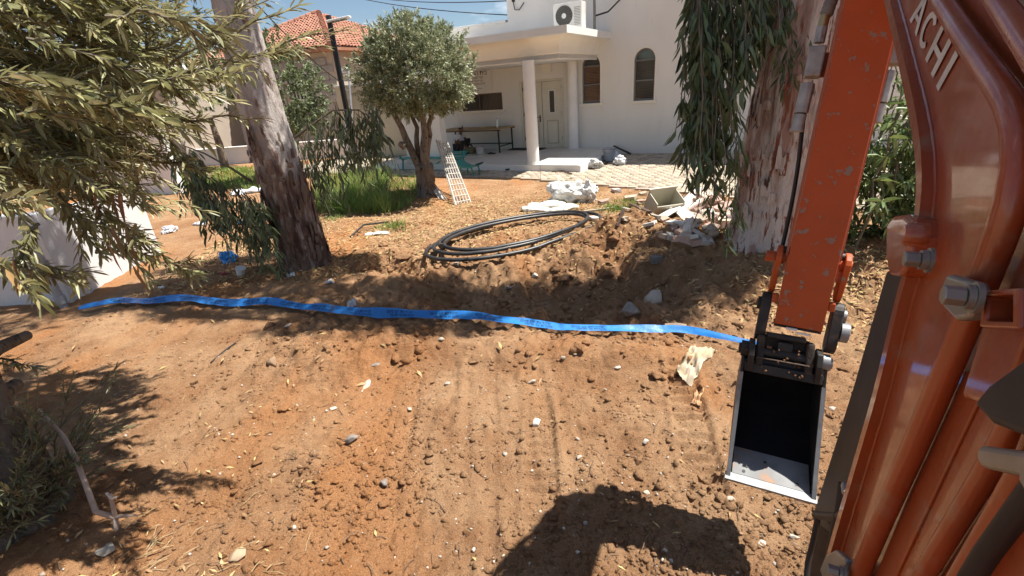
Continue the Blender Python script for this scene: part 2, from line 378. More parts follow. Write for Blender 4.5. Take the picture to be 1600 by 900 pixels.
bmesh.ops.triangle_fill(bm, edges=edges, use_beauty=True, use_dissolve=False)
mb = MB(bw); bm.verts.index_update()
mb.add([tuple(v.co) for v in bm.verts], [tuple(v.index for v in f.verts) for f in bm.faces]); bm.free()
for loop in [W1, W2, W3, W4, DW, DR]:
    n = len(loop); mb.add([(p[0], 0, p[1]) for p in loop] + [(p[0], -0.16, p[1]) for p in loop], [(i, (i + 1) % n, n + (i + 1) % n, n + i) for i in range(n)])
wall = mb.build('wall', M_render, bld)
MB(bw).bb(-1.70, 9, -9, -0.25, -.2, 6.5).bb(-5.3, -1.72, -6, -0.25, -.2, 3.85).build('rear_wall', M_render, bld)
MB(bw).bb(-1.76, 9.1, -9.1, 0.06, 6.6, 6.72).bb(-5.35, -1.77, -6.1, 0.05, 3.92, 3.99).build('parapet_cap', M_white, bld, bevel=0.01)
def arched_window(loop, red):
    s0, s1 = loop[0][0], loop[1][0]; zs = loop[2][1]; c = (s0 + s1) / 2; r = (s1 - s0) / 2; z0 = loop[0][1]
    n = 14
    o = MB(bw)     # frame ring
    inn = [(c + (p[0] - c) * 0.86, z0 + 0.05 + (p[1] - z0) * 0.93) for p in loop]
    N_ = len(loop)
    for ta, tb in ((-0.06, -0.12),):
        o.add([(p[0], ta, p[1]) for p in loop] + [(p[0], ta, p[1]) for p in inn] + [(p[0], tb, p[1]) for p in inn], [(i, (i + 1) % N_, N_ + (i + 1) % N_, N_ + i) for i in range(N_)] + [(N_ + i, N_ + (i + 1) % N_, 2 * N_ + (i + 1) % N_, 2 * N_ + i) for i in range(N_)])
    w_ = o.build('window', M_greyframe, bld)
    MB(bw).add([(p[0], -0.115, p[1]) for p in inn], [tuple(range(N_))]).build('pane', M_glass, w_)
    sl_ = MB(bw); zz = z0 + 0.08
    while zz < zs - 0.04:
        sl_.add([(s0 + .05, -0.105, zz), (s1 - .05, -0.105, zz), (s1 - .05, -0.08, zz + .03), (s0 + .05, -0.08, zz + .03)], [(0, 1, 2, 3)]); zz += 0.04
    tag(sl_.build('shutter_slat', M_slat if red else pmat('grey_slat', (0.10, 0.085, 0.075), rough=0.6), w_), kind='stuff')
    for zb in ((z0 + zs) / 2, zs - .01): MB(bw).bb(s0 + .03, s1 - .03, -0.075, -0.05, zb - .02, zb + .02).build('window_bar', M_greyframe, w_)
    # raised surround and sill
    big = [(c + (p[0] - c) * 1.14, p[1] + (0.045 if p[1] > z0 + .01 else 0)) for p in loop]
    sr = MB(bw); sr.add([(p[0], 0.02, p[1]) for p in loop[1:]+loop[:1]] + [(p[0], 0.02, p[1]) for p in big[1:]+big[:1]], [(i, i + 1, N_ + i + 1, N_ + i) for i in range(N_ - 1)])
    sr.add([(p[0], 0.02, p[1]) for p in big[1:]+big[:1]] + [(p[0], 0.0, p[1]) for p in big[1:]+big[:1]], [(i, i + 1, N_ + i + 1, N_ + i) for i in range(N_ - 1)])
    sr.build('window_surround', M_cove, w_)
    MB(bw).bb(s0 - .09, s1 + .09, -0.1, 0.05, z0 - .07, z0 - 0.002).build('sill', M_cove, w_, bevel=0.008)
for lp, red in ((W1, True), (W2, False), (W3, True), (W4, False)): arched_window(lp, red)
# strip window
w_ = MB(bw).bb(-3.70, -2.10, -.10, -.05, 1.44, 1.49).bb(-3.70, -2.10, -.10, -.05, 1.91, 1.96).bb(-2.15, -2.10, -.10, -.05, 1.491, 1.909).bb(-3.70, -3.65, -.10, -.05, 1.491, 1.909).bb(-3.02, -2.97, -.10, -.045, 1.491, 1.909).build('window', M_brownframe, bld)
MB(bw).bb(-3.65, -2.15, -.13, -.11, 1.47, 1.93).build('pane', M_glass, w_)
cu = MB(bw)
for k in range(28): cu.bb(-3.64 + k * .053, -3.615 + k * .053, -.109, -.095, 1.49, 1.91)
tag(cu.build('blind_strip', pmat('blind', (0.10, 0.085, 0.075), rough=0.8), w_), kind='stuff')
MB(bw).bb(-3.80, -2.02, -.08, 0.05, 1.37, 1.438).build('sill', M_cove, w_, bevel=.008)
# double door
fr = MB(bw).bb(-1.44, -1.37, -.13, .012, .2, 2.25).bb(-0.01, 0.06, -.13, .012, .2, 2.25).bb(-1.369, -0.011, -.13, .012, 2.18, 2.25).build('door_frame', M_door, bld, bevel=.006)
MB(bw).bb(-1.37, -.01, -.125, -.11, .2, 2.18).build('door_gap_shade', M_dark, bld)  # dark sheet behind the leaves, painted shade for the joint between them
for s0, s1 in ((-1.362, -0.702), (-0.683, -0.018)):
    d = MB(bw).bb(s0, s1, -.10, -.05, .205, 2.175).build('door', M_door, bld)
    c = (s0 + s1) / 2
    MB(bw).bb(c - .17, c + .17, -.05, -.03, .36, 1.02).build('panel', M_door, d, bevel=.018)
    MB(bw).bb(c - .20, c + .20, -.0499, -.048, .33, 1.05).build('panel_shade', pmat('door_shadow_paint', (.45, .41, .33), rough=.6), d)  # flat darker outline around the panel, shade put into its colour
    MB(bw).bb(c - .11, c - .08, -.05, -.03, 1.25, 1.93).bb(c + .08, c + .11, -.05, -.03, 1.25, 1.93).bb(c - .0799, c + .0799, -.05, -.03, 1.9, 1.93).bb(c - .0799, c + .0799, -.05, -.03, 1.25, 1.28).build('pane_frame', M_white, d)
    MB(bw).bb(c - .08, c + .08, -.05, -.043, 1.28, 1.9).build('pane', M_dark, d)
    for hz in (.45, 1.2, 1.95):
        e = s0 + .012 if s0 < -1 else s1 - .012
        MB(bw).cyl((e, -.045, hz), (e, -.045, hz + .1), .012, 8).build('hinge', M_brownframe, d)
    if s0 < -1: MB(bw).bb(s1 - .10, s1 - .06, -.05, -.03, 1.0, 1.2).cyl((s1 - .08, -.04, 1.15), (s1 - .08, .02, 1.15), .012, 8).cyl((s1 - .08, .015, 1.15), (s1 - .2, .015, 1.15), .010, 8).build('door_handle', M_brownframe, d)
MB(bw).bb(-0.62, -0.32, 0, .04, 2.42, 2.68).build('junction_box', M_cove, bld, bevel=.006)
# porch floor, step, tiles
slab = MB(bw).bb(-5.05, 1.80, -0.02, 3.22, -0.1, 0.192).build('porch_floor', M_white, bld, bevel=.01)
tm = None; ts = 0.4
for i in range(17):
    for j in range(8):
        s0, t0 = -5.04 + i * ts, j * ts + .02
        if tm is None:
            t_ = MB().bb(0.003, ts - .003, 0.003, ts - .003, 0.0, 0.012).build('tile', M_tile, slab, bevel=.003, seg=1, base=(0, 0, 0)); tm = t_
        else:
            t_ = tm.copy(); COL.objects.link(t_); t_.parent = slab
        p = bw((s0, t0 + ts, .190)) - np.array(BASE[bld.name]); t_.location = p; t_.rotation_euler = (0, 0, BROT)
# canopy: swept cornice, soffit, roof slab
CS, CT = 1.52, 3.22
prof = [(0.55, 2.66), (0.42, 2.64), (0.40, 2.64), (0.40, 2.76), (0.37, 2.78)]
for k in range(9):
    a = math.pi / 2 * k / 8; prof.append((0.37 - 0.27 * (1 - math.cos(a)), 2.79 + 0.33 * math.sin(a)))
def ring(o, z): return [(-4.5, CT - o, z), (CS - o, CT - o, z), (CS - o, 0.0, z)]
cv = MB(bw)
for a, b in zip(prof[1:], prof[2:]):
    ra, rb = ring(*a), ring(*b)
    cv.add(ra + rb, [(0, 1, 4, 3), (1, 2, 5, 4)])
cv.build('cornice', M_cove, bld, smooth=True, angle=25)
MB(bw).bb(-4.5, CS - .40, 0.0, CT - .40, 2.66, 2.78).build('soffit', M_white, bld)
fa = MB(bw)
for o0, z0, o1, z1 in ((0.10, 3.12, 0.0, 3.14), (0.0, 3.14, 0.0, 3.30), (0.0, 3.30, 0.3, 3.31)):
    ra, rb = ring(o0, z0), ring(o1, z1); fa.add(ra + rb, [(0, 1, 4, 3), (1, 2, 5, 4)])
fa.add([(-4.5, 0, 3.31), (CS - .3, 0, 3.31), (CS - .3, CT - .3, 3.31), (-4.5, CT - .3, 3.31)], [(0, 1, 2, 3)])
fa.build('canopy_fascia', M_white, bld)
for (cs_, ct_) in ((0.42, 3.04), (0.42, 0.18)):
    c = MB(bw); c.tube([(cs_, ct_, .19), (cs_, ct_, .24), (cs_, ct_, .241), (cs_, ct_, 2.66)], [.175, .175, .158, .148], 28, cap=False)
    c.build('column', M_white, bld, smooth=True, angle=30)
MB(bw).bb(-3.75, -2.40, 2.86, 3.12, 0.192, 2.66).build('screen_wall', M_white, bld, bevel=.01)
# wall sign with Hebrew lettering
def text_mesh(body, size, spacing=1.0):
    c = bpy.data.curves.new('lettering', 'FONT'); c.body = body; c.size = size; c.space_character = spacing; c.resolution_u = 3
    o = bpy.data.objects.new('lettering', c); COL.objects.link(o); dg = bpy.context.evaluated_depsgraph_get(); dg.update()
    me = bpy.data.meshes.new_from_object(o.evaluated_get(dg))
    v = [tuple(p.co) for p in me.vertices]; f = [tuple(p.vertices) for p in me.polygons]
    bpy.data.objects.remove(o); bpy.data.curves.remove(c); bpy.data.meshes.remove(me); return v, f
sg = thing('wall_sign', bw((-2.95, 0.0, 2.0)), 'white wall sign with black Hebrew lettering above the dark strip window', 'sign')
MB(bw).bb(-3.62, -2.42, 0.002, 0.03, 2.02, 2.68).build('sign_board', M_white, sg, bevel=.004)
lt = MB(bw)
for (txt, size, zz) in (('בית הכנסת', .19, 2.53), ('זכר לאברהם', .105, 2.42), ('נבנה לעילוי נשמת', .075, 2.335), ('מרים אברהם ויוסף', .09, 2.24), ('ז״ל', .07, 2.165), ('תרומת המשפחה', .06, 2.105), ('תשנ״ה', .06, 2.045)):
    v, f = text_mesh(txt[::-1], size)
    wmax = max(p[0] for p in v); k = min(1.0, 1.1 / wmax)
    lt.add([(-3.02 + (p[0] - wmax / 2) * k, 0.034, zz + p[1]) for p in v], f)
tag(lt.build('lettering', M_print, sg), kind='stuff')

# air conditioner on the canopy roof
ac0 = bw((0.55, 1.55, 3.31)); ac = thing('air_conditioner', ac0, 'white outdoor air conditioning unit with round fan on the canopy roof', 'air conditioner')
M_ac = pmat('ac_casing', (0.72, 0.71, 0.68), (0.66, 0.65, 0.62), scale=4, rough=0.45)
sA, sB, tA, tB, zA, zB = 0.42, 1.20, 1.10, 1.42, 3.38, 3.98
MB(bw).bb(sA, sB, tA, tB, zA, zB).build('casing', M_ac, ac, bevel=.015)
MB(bw).bb(sA + .08, sA + .12, tA, tB, 3.312, 3.379).bb(sB - .12, sB - .08, tA, tB, 3.312, 3.379).build('foot_rail', M_greyframe, ac)
fc = (sA + .30, zA + .31)
MB(bw).cyl((fc[0], tB - .02, fc[1]), (fc[0], tB + .004, fc[1]), .235, 32).build('fan_opening', pmat('fan_dark', (0.09, 0.085, 0.075), rough=.6), ac)
gr = MB(bw)
for k in range(7):
    rr = .07 + k * .027
    gr.tube([(fc[0] + rr * math.cos(a), tB + .012, fc[1] + rr * math.sin(a)) for a in np.linspace(0, 2 * math.pi, 29)], .0035, 4, cap=False)
for k in range(16):
    a = k * math.pi / 8; gr.cyl((fc[0] + .05 * math.cos(a), tB + .012, fc[1] + .05 * math.sin(a)), (fc[0] + .235 * math.cos(a), tB + .012, fc[1] + .235 * math.sin(a)), .003, 4)
gr.build('fan_grille', M_greyframe, ac)
MB(bw).cyl((fc[0], tB + .004, fc[1]), (fc[0], tB + .02, fc[1]), .062, 20).build('fan_hub', M_ac, ac, bevel=.004)
pvn = MB(bw)
for k in range(12): pvn.bb(sB - .2, sB - .03, tB + .001, tB + .006, zA + .08 + k * .035, zA + .09 + k * .035)
pvn.build('service_panel', M_greyframe, ac)
cnd = thing('conduit', bw((1.36, .9, 3.31)), 'dark vertical cable conduit beside the air conditioning unit', 'conduit')
MB(bw).tube([(1.36, .9, 3.31), (1.36, .9, 5.0)], .035, 10).build('pipe', M_greyframe, cnd)
MB(bw).tube([(1.36, .9, 3.65), (1.6, .5, 3.75), (1.85, .05, 4.1), (1.86, .03, 5.0)], .022, 8).build('cable', M_blackmetal, cnd, smooth=True)

# things on the porch
tb = thing('folding_table', bw((-2.8, .65, .2)), 'wooden topped trestle table with black metal legs against the porch wall', 'table')
MB(bw).bb(-4.05, -1.62, .12, 1.15, .90, .935).build('table_top', pmat('table_wood', (0.42, 0.30, 0.17), (0.34, 0.235, 0.13), scale=4, stretch=(1, 8, 1), rough=.6), tb, bevel=.004)
for s_ in (-3.95, -1.72):
    for t_ in (.2, 1.07): MB(bw).bb(s_ - .018, s_ + .018, t_ - .018, t_ + .018, .202, .87).build('leg', M_blackmetal, tb)
MB(bw).bb(-4.05, -1.62, 1.09, 1.12, .87, .899).bb(-4.05, -1.62, .15, .18, .87, .899).build('apron', M_blackmetal, tb)
MB(bw).bb(-3.93, -1.74, .19, .21, .38, .41).bb(-1.73, -1.71, .22, 1.05, .38, .41).build('stretcher', M_blackmetal, tb)
bt = thing('water_bottle', bw((-1.95, .7, .935)), 'clear plastic bottle standing on the right end of the trestle table', 'bottle')
b_ = MB(bw); b_.tube([(-1.95, .7, z) for z in (.936, .94, 1.10, 1.15, 1.19, 1.20)], [.03, .036, .036, .03, .014, .014], 14); b_.build('bottle_body', pmat('bottle_plastic', (0.65, 0.72, 0.76), rough=.1, spec=.7), bt, smooth=True)
MB(bw).cyl((-1.95, .7, 1.201), (-1.95, .7, 1.225), .016, 12).build('cap', pmat('cap_blue', (.1, .2, .5), rough=.5), bt)
tag(MB(bw).bb(-2.4, -2.1, .5, .75, .937, .97).build('cardboard_tray', pmat('cardboard', (.42, .30, .17), rough=.9), bevel=.004, base=bw((-2.25, .6, .937))), 'low brown cardboard tray on the trestle table beside the bottle', 'tray')
tag(MB(bw).tube([(-3.3, .7, z) for z in (.937, .94, 1.0, 1.03, 1.05)], [.02, .025, .025, .012, .012], 10).build('glue_bottle', M_brownframe, smooth=True, base=bw((-3.3, .7, .937))), 'small dark bottle at the middle of the trestle table', 'bottle')
tag(MB(bw).bb(-1.75, -.55, .06, .52, .207, .222).build('door_mat', pmat('mat', (.03, .028, .026), (.05, .045, .04), scale=60, rough=1, bump=.004, bscale=200), bevel=.003, base=bw((-1.15, .3, .207))), 'black door mat in front of the double door', 'mat')
def pail(name, s_, t_, z_, r_, h_, mat, label, cat, rimmat, group=None, xf=bw, fill=None):
    rt_ = thing(name, xf((s_, t_, z_)), label, cat, group)
    p = MB(xf); p.tube([(s_, t_, z_ + .001), (s_, t_, z_ + h_ * .5), (s_, t_, z_ + h_), (s_, t_, z_ + h_ - .01), (s_, t_, z_ + .02)], [r_ * .82, r_ * .91, r_, r_ * .93, r_ * .78], 22, cap=True); p.build('pail_body', mat, rt_, smooth=True, angle=50)
    p = MB(xf); p.tube([(s_, t_, z_ + h_ - .03), (s_, t_, z_ + h_ - .012)], [r_ * 1.04, r_ * 1.05], 22, cap=False); p.tube([(s_ + (r_ + .003) * math.cos(a), t_ + (r_ + .003) * .5 * math.sin(a) + r_ * .5, z_ + h_ - .02 - .10 * abs(math.sin(a))) for a in np.linspace(0, math.pi, 12)], .004, 6); p.build('rim_and_handle', rimmat, rt_)
    return rt_
pail('paint_pail', -2.38, 1.2, .206, .13, .24, pmat('pail_white', (.72, .71, .69), (.6, .58, .55), scale=9, rough=.5), 'white pail with red rim next to the crouching person', 'pail', pmat('pail_red', (.42, .07, .05), rough=.5))
bx_ = thing('mortar_tub', bw((-2.75, 1.15, .206)), 'olive coloured plastic tub between the crouching person and the white pail', 'tub')
p = MB(bw); p.add([(-2.9, 1.02, .207), (-2.62, 1.02, .207), (-2.62, 1.28, .207), (-2.9, 1.28, .207), (-2.93, .99, .38), (-2.59, .99, .38), (-2.59, 1.31, .38), (-2.93, 1.31, .38), (-2.9, 1.02, .37), (-2.62, 1.02, .37), (-2.62, 1.28, .37), (-2.9, 1.28, .37), (-2.88, 1.04, .25), (-2.64, 1.04, .25), (-2.64, 1.26, .25), (-2.88, 1.26, .25)], [(0, 3, 2, 1)] + [(i, (i + 1) % 4, 4 + (i + 1) % 4, 4 + i) for i in range(4)] + [(4 + i, 4 + (i + 1) % 4, 8 + (i + 1) % 4, 8 + i) for i in range(4)] + [(8 + i, 8 + (i + 1) % 4, 12 + (i + 1) % 4, 12 + i) for i in range(4)] + [(12, 13, 14, 15)])
p.build('tub_shell', pmat('tub_plastic', (.20, .19, .10), (.26, .24, .14), scale=8, rough=.6), bx_)
for k, (s_, t_, a, nm, lb) in enumerate(((-2.05, 1.2, .3, 'trowel', 'dark trowel lying on the porch tiles right of the white pail'), (-1.88, 1.32, -.5, 'spirit_level', 'black spirit level lying on the porch tiles near the table leg'))):
    q = MB(bw); rot = Matrix.Rotation(a, 3, 'Z')
    q.box((s_, t_, .215), (.22, .06, .015), rot); q.box((s_ + .1, t_ + .03, .235), (.12, .03, .03), rot)
    tag(q.build(nm, M_blackmetal, bevel=.004, base=bw((s_, t_, .206))), lb, 'tool')
# ------------------------------------------------------------------ distant house with a tiled hip roof
M_roof = pmat('roof_tile', (0.34, 0.155, 0.10), (0.42, 0.21, 0.145), scale=1.2, rough=.8, island=.12, spec=.2)
M_block = pmat('stone_block', (0.42, 0.385, 0.34), (0.34, 0.31, 0.275), scale=2.5, rough=.9, island=.12, bump=.008, bscale=30)
HC = aty(516, 72, 21.0)                                    # visible eave corner
hU = np.array([math.cos(R(64)), math.sin(R(64)), 0]); hV = np.array([-hU[1], hU[0], 0])   # right wall and left wall directions
EZ = float(HC[2])
def hw(p): return np.array([HC[0], HC[1], 0]) + hU * p[0] + hV * p[1] + np.array([0, 0, p[2]])
hs = thing('tiled_house', hw((4, 4, 0)), 'far beige stone house with an orange tiled hip roof behind the lamp post', 'house')
LU, LV = 9.0, 9.0; RH = float(aty(519, 19, HC[1] + 6.0)[2]) - EZ
MB(hw).bb(.45, LU - .45, .45, LV - .45, -.3, EZ - .06).build('wall', pmat('house_render', (0.50, 0.43, 0.34), (0.45, 0.385, 0.31), scale=1, rough=.9), hs)
ap = (LU * .5, LV * .5, EZ + RH)
c4 = [(0, 0, EZ), (LU, 0, EZ), (LU, LV, EZ), (0, LV, EZ)]
rf = MB(hw); rf.add(c4 + [ap] + [(p[0], p[1], EZ - .12) for p in c4], [(0, 1, 4), (1, 2, 4), (2, 3, 4), (3, 0, 4), (0, 5, 6, 1), (1, 6, 7, 2), (2, 7, 8, 3), (3, 8, 5, 0), (5, 8, 7, 6)])
roof = rf.build('roof', M_roof, hs)
V = []; F = []
def tile_face(A, B, Tp):
    A, B, Tp = (np.array(q, float) for q in (A, B, Tp)); e = B - A; Le = np.linalg.norm(e); e /= Le
    mid = (A + B) / 2; sl_ = Tp - (A + e * ((Tp - A) @ e)); Ls = np.linalg.norm(sl_); sl_ /= Ls; nn = np.cross(e, sl_); nn = nn if nn[2] > 0 else -nn
    tx = (Tp - A) @ e; rows = int(Ls / .26); cwid = .19
    for j in range(rows):
        d0, d1 = j * .26, j * .26 + .29
        x0 = tx * d0 / Ls; x1 = Le - (Le - tx) * d0 / Ls
        for i in range(int((x1 - x0) / cwid)):
            xa = x0 + i * cwid; lift = rng.normal() * .006; n = len(V); vs = []
            for dd, zz in ((d0, .05), (d1, .015)):
                for q in range(5):
                    an = math.pi * q / 4; vs.append(hw(A + e * (xa + cwid * q / 4) + sl_ * dd + nn * (zz + lift + .055 * math.sin(an))))
            V.extend(vs); F.extend([(n + q, n + q + 1, n + 6 + q, n + 5 + q) for q in range(4)])
tile_face(c4[0], c4[1], ap); tile_face(c4[3], c4[0], ap)
tag(npmesh('roof_tile', V, F, M_roof, roof, smooth=True), kind='stuff')
rg = MB(hw)
for k in range(22):
    f0, f1 = k / 22, (k + 1.15) / 22; a = np.array(c4[0]) * (1 - f0) + np.array(ap) * f0; b = np.array(c4[0]) * (1 - f1) + np.array(ap) * f1
    rg.tube([a + [0, 0, .07], b + [0, 0, .05]], [.13, .10], 8)
    a = np.array(c4[3]) * (1 - f0) + np.array(ap) * f0; b = np.array(c4[3]) * (1 - f1) + np.array(ap) * f1; rg.tube([a + [0, 0, .07], b + [0, 0, .05]], [.13, .10], 8)
tag(rg.build('ridge_tile', M_roof, roof, smooth=True), kind='stuff')
blk = None
wl = [o for o in hs.children if o.name.startswith('wall')][0]
for r_ in range(12):
    z0 = .9 + r_ * .285
    if z0 + .27 > EZ - .2: break
    for i in range(9):
        v0 = .47 + i * .6 - (r_ % 2) * .3
        if v0 < .44 or 1.9 < v0 < 3.15 and 1.8 < z0 < 3.2: continue
        if blk is None:
            blk = MB().bb(-.05, .06, .008, .592, .008, .277).build('stone_block', M_block, wl, bevel=.012, seg=1, base=(0, 0, 0)); o = blk
        else: o = blk.copy(); COL.objects.link(o); o.parent = wl
        o.location = hw((.44, v0, z0)) - np.array(BASE[hs.name]); o.rotation_euler = (0, 0, math.atan2(hV[1], hV[0]) - math.pi / 2)
w_ = MB(hw).bb(.38, .5, 2.0, 3.1, 1.85, 3.2).build('window', M_dark, hs)
for k in range(5): MB(hw).bb(.30, .34, 2.1 + k * .2, 2.14 + k * .2, 1.85, 3.2).build('window_bar', M_white, w_)
MB(hw).bb(.29, .35, 1.98, 3.1, 2.2, 2.24).bb(.29, .35, 1.98, 3.1, 2.75, 2.79).build('cross_bar', M_white, w_)

# lamp post
LP = aty(513, 24, 17.0); lp0 = np.array([LP[0], LP[1], tz(LP[0], LP[1])])
lpo = thing('lamp_post', lp0, 'black street lamp post with a flat white lamp head in front of the tiled house', 'street lamp')
MB().tube([lp0, lp0 + [0, 0, .4], lp0 + [0, 0, .41], [LP[0], LP[1], LP[2]]], [.13, .13, .09, .085], 14).build('pole', M_blackmetal, lpo, smooth=True)
MB().box((LP[0] + .32, LP[1] - .1, LP[2] - .14), (.75, .26, .06), Matrix.Rotation(-.12, 3, 'Y')).build('lamp_head', pmat('lamp_head', (.75, .75, .73), rough=.4), lpo, bevel=.02)
MB().box((LP[0] + .32, LP[1] - .1, LP[2] - .185), (.5, .18, .015), Matrix.Rotation(-.12, 3, 'Y')).build('lamp_lens', M_greyframe, lpo)

# cream yard wall with a ladder leaning on it
YW = aty(523, 134, 19.0); YE = aty(660, 134, 18.2)
yw = thing('yard_wall', (YW[0], YW[1], 0), 'sunlit cream yard wall between the lamp post and the round olive tree', 'wall')
d_ = np.array([YE[0] - YW[0], YE[1] - YW[1]]); ln = np.linalg.norm(d_); d_ /= ln
def yx(p): return np.array([YW[0] + d_[0] * p[0] - d_[1] * p[1], YW[1] + d_[1] * p[0] + d_[0] * p[1], p[2]])
M_cream = pmat('cream_plaster', (0.66, 0.57, 0.42), (0.60, 0.51, 0.37), scale=1.2, rough=.9)
MB(yx).bb(0, ln, 0, .25, -.1, float(YW[2]) - .06).build('wall_body', M_cream, yw)
MB(yx).bb(-.04, ln, -.04, .29, float(YW[2]) - .06, float(YW[2])).build('coping', M_white, yw, bevel=.01)
ld0 = yx((.55, -.7, 0)); ld = thing('ladder', ld0, 'pale aluminium ladder leaning on the cream yard wall by the lamp post', 'ladder')
M_alu = pmat('aluminium', (.62, .63, .64), (.52, .53, .54), scale=8, rough=.4, metal=.6)
for s_ in (.4, .68): MB(yx).tube([(s_, -.75, .02), (s_, -.02, float(YW[2]) + .55)], .035, 6).build('rail', M_alu, ld)
for k in range(11):
    f_ = (k + .5) / 11; MB(yx).cyl((.40, -.75 + .73 * f_, .02 + (float(YW[2]) + .53) * f_), (.68, -.75 + .73 * f_, .02 + (float(YW[2]) + .53) * f_), .018, 6).build('rung', M_alu, ld)

# low white garden wall and beige house far left
def wallbox(name, a, b, h, th, mat, label, cat, cap=None, z0=0.0):
    a, b = np.array(a[:2]), np.array(b[:2]); d = b - a; l = np.linalg.norm(d); d = d / l
    fx = lambda p: np.array([a[0] + d[0] * p[0] - d[1] * p[1], a[1] + d[1] * p[0] + d[0] * p[1], p[2]])
    r_ = thing(name, (a[0], a[1], z0), label, cat)
    MB(fx).bb(0, l, 0, th, -.25, h).build('wall_body', mat, r_, bevel=.008)
    if cap: MB(fx).bb(-.03, l + .03, -.03, th + .03, h, h + cap).build('coping', M_white, r_, bevel=.01)
    return r_, fx, l
g1 = gz(285, 262); g2 = gz(600, 240)
wallbox('garden_wall', g1, (g2[0] - 1.2, g2[1]), .62, .2, M_white, 'low white garden wall running behind the leaning eucalyptus trunk', 'wall', cap=.05)
hb = thing('beige_house', (-17, 24, 0), 'far beige flat roofed house behind the leaning eucalyptus trunk', 'house')
MB().box((-17, 24, 1.7), (10, 7, 3.9), Matrix.Rotation(R(-8), 3, 'Z')).build('wall', pmat('beige_render', (.45, .385, .315), (.40, .34, .28), scale=1, rough=.9), hb)
MB().box((-17, 24, 3.72), (10.3, 7.3, .16), Matrix.Rotation(R(-8), 3, 'Z')).build('roof', M_white, hb)
for x_ in (-19.5, -15.2):
    w_ = MB().box((x_, 20.46 - .14 * (x_ + 17), 2.0), (1.2, .08, 1.1), Matrix.Rotation(R(-8), 3, 'Z')).build('window', M_brownframe, hb)
    MB().box((x_, 20.41 - .14 * (x_ + 17), 2.0), (1.0, .06, .9), Matrix.Rotation(R(-8), 3, 'Z')).build('pane', M_glass, w_)
# tall white wall behind the near olive
t1 = gz(282, 303)
wallbox('white_wall', (t1[0] - 3.6, t1[1] + 1.0), (t1[0], t1[1]), 1.75, .2, M_white, 'tall sunlit white wall seen through the near olive branches', 'wall')
# grey concrete enclosure wall on the left
M_conc = pmat('painted_concrete', (0.70, 0.69, 0.68), (0.62, 0.605, 0.595), scale=1.3, rough=.9, bump=.004, bscale=60, third=(.50, .47, .43), tscale=2.5, tlo=.62, thi=.8)
en = thing('concrete_enclosure', (-6.3, 5.6, 0), 'grey painted concrete enclosure wall at the left edge with pipe', 'wall')
pa, pb, pc = np.array([-8.2, 5.75]), np.array([-5.55, 5.62]), np.array([-5.72, 7.62])
eb = MB()
def wseg(p, q, th, h0, h1, side):
    d = (q - p) / np.linalg.norm(q - p); nn = np.array([-d[1], d[0]]) * side
    c = [p, q, q + nn * th, p + nn * th]
    eb.add([(x, y, -.2) for x, y in c] + [(c[0][0], c[0][1], h0), (c[1][0], c[1][1], h1), (c[2][0], c[2][1], h1), (c[3][0], c[3][1], h0)], [(3, 2, 1, 0), (4, 5, 6, 7)] + [(i, (i + 1) % 4, 4 + (i + 1) % 4, 4 + i) for i in range(4)])
wseg(pa, pb, .18, 1.12, 1.12, 1); wseg(pb + [0, .18], pc, .18, 1.12, 1.03, 1)
eb.build('wall_body', M_conc, en, bevel=.006)
PP = gz(103, 478); PT = aty(58, 368, PP[1] - .02)
wp = thing('wall_pipe', (PP[0], PP[1], tz(PP[0], PP[1])), 'grey plastic standpipe with valve rising along the concrete enclosure', 'pipe')
M_pvc = pmat('grey_pvc', (.34, .36, .38), (.27, .28, .30), scale=9, rough=.5)
zt = float(PT[2]); px_, py_ = float(PP[0]), float(PP[1]) - .03
MB().tube([(px_, py_, -.1), (px_, py_, zt - .08)], .045, 14).build('riser', M_pvc, wp, smooth=True)
for z_ in (.05, zt * .55): MB().tube([(px_, py_, z_), (px_, py_, z_ + .1)], .058, 14).build('coupling', M_pvc, wp, smooth=True)
MB().tube([(px_, py_, zt - .12), (px_, py_, zt), (px_ + .02, py_ - .03, zt + .06), (px_ + .09, py_ - .05, zt + .07)], .05, 12).build('elbow', pmat('pale_fitting', (.5, .6, .66), rough=.4), wp, smooth=True)

# overhead wires
M_wire = pmat('black_cable', (.02, .02, .022), rough=.6)
def wire(a, b, sag, r_, label, name='overhead_wire'):
    a, b = np.array(a), np.array(b); pts = [a + (b - a) * t - np.array([0, 0, sag * 4 * t * (1 - t)]) for t in np.linspace(0, 1, 16)]
    return tag(MB().tube(pts, r_, 6).build(name, M_wire, base=a, smooth=True), label, 'wire')
hk = bw((-1.45, .03, 4.45))
wire(hk, at(500, -28, 38), .5, .016, 'upper black overhead wire fixed to the hook on the building')
wire(bw((-1.71, -.2, 4.12)), at(470, -30, 30), .35, .016, 'lower black overhead wire reaching the building corner')
wire(at(388, -8, 9), np.array([LP[0], LP[1], LP[2] - 1.9]), .15, .012, 'thin black wire running from the upper left to the lamp post')
hko = thing('wire_hook', hk, 'dark bracket and looped cable holding the wire on the building', 'bracket')
MB(bw).bb(-1.5, -1.42, .0, .05, 4.42, 4.56).build('plate', M_blackmetal, hko)
MB(bw).tube([(-1.46, .04, 4.44), (-1.4, .08, 4.2), (-1.25, .08, 4.18), (-1.1, .05, 4.35)], .014, 6).build('loop', M_wire, hko, smooth=True)

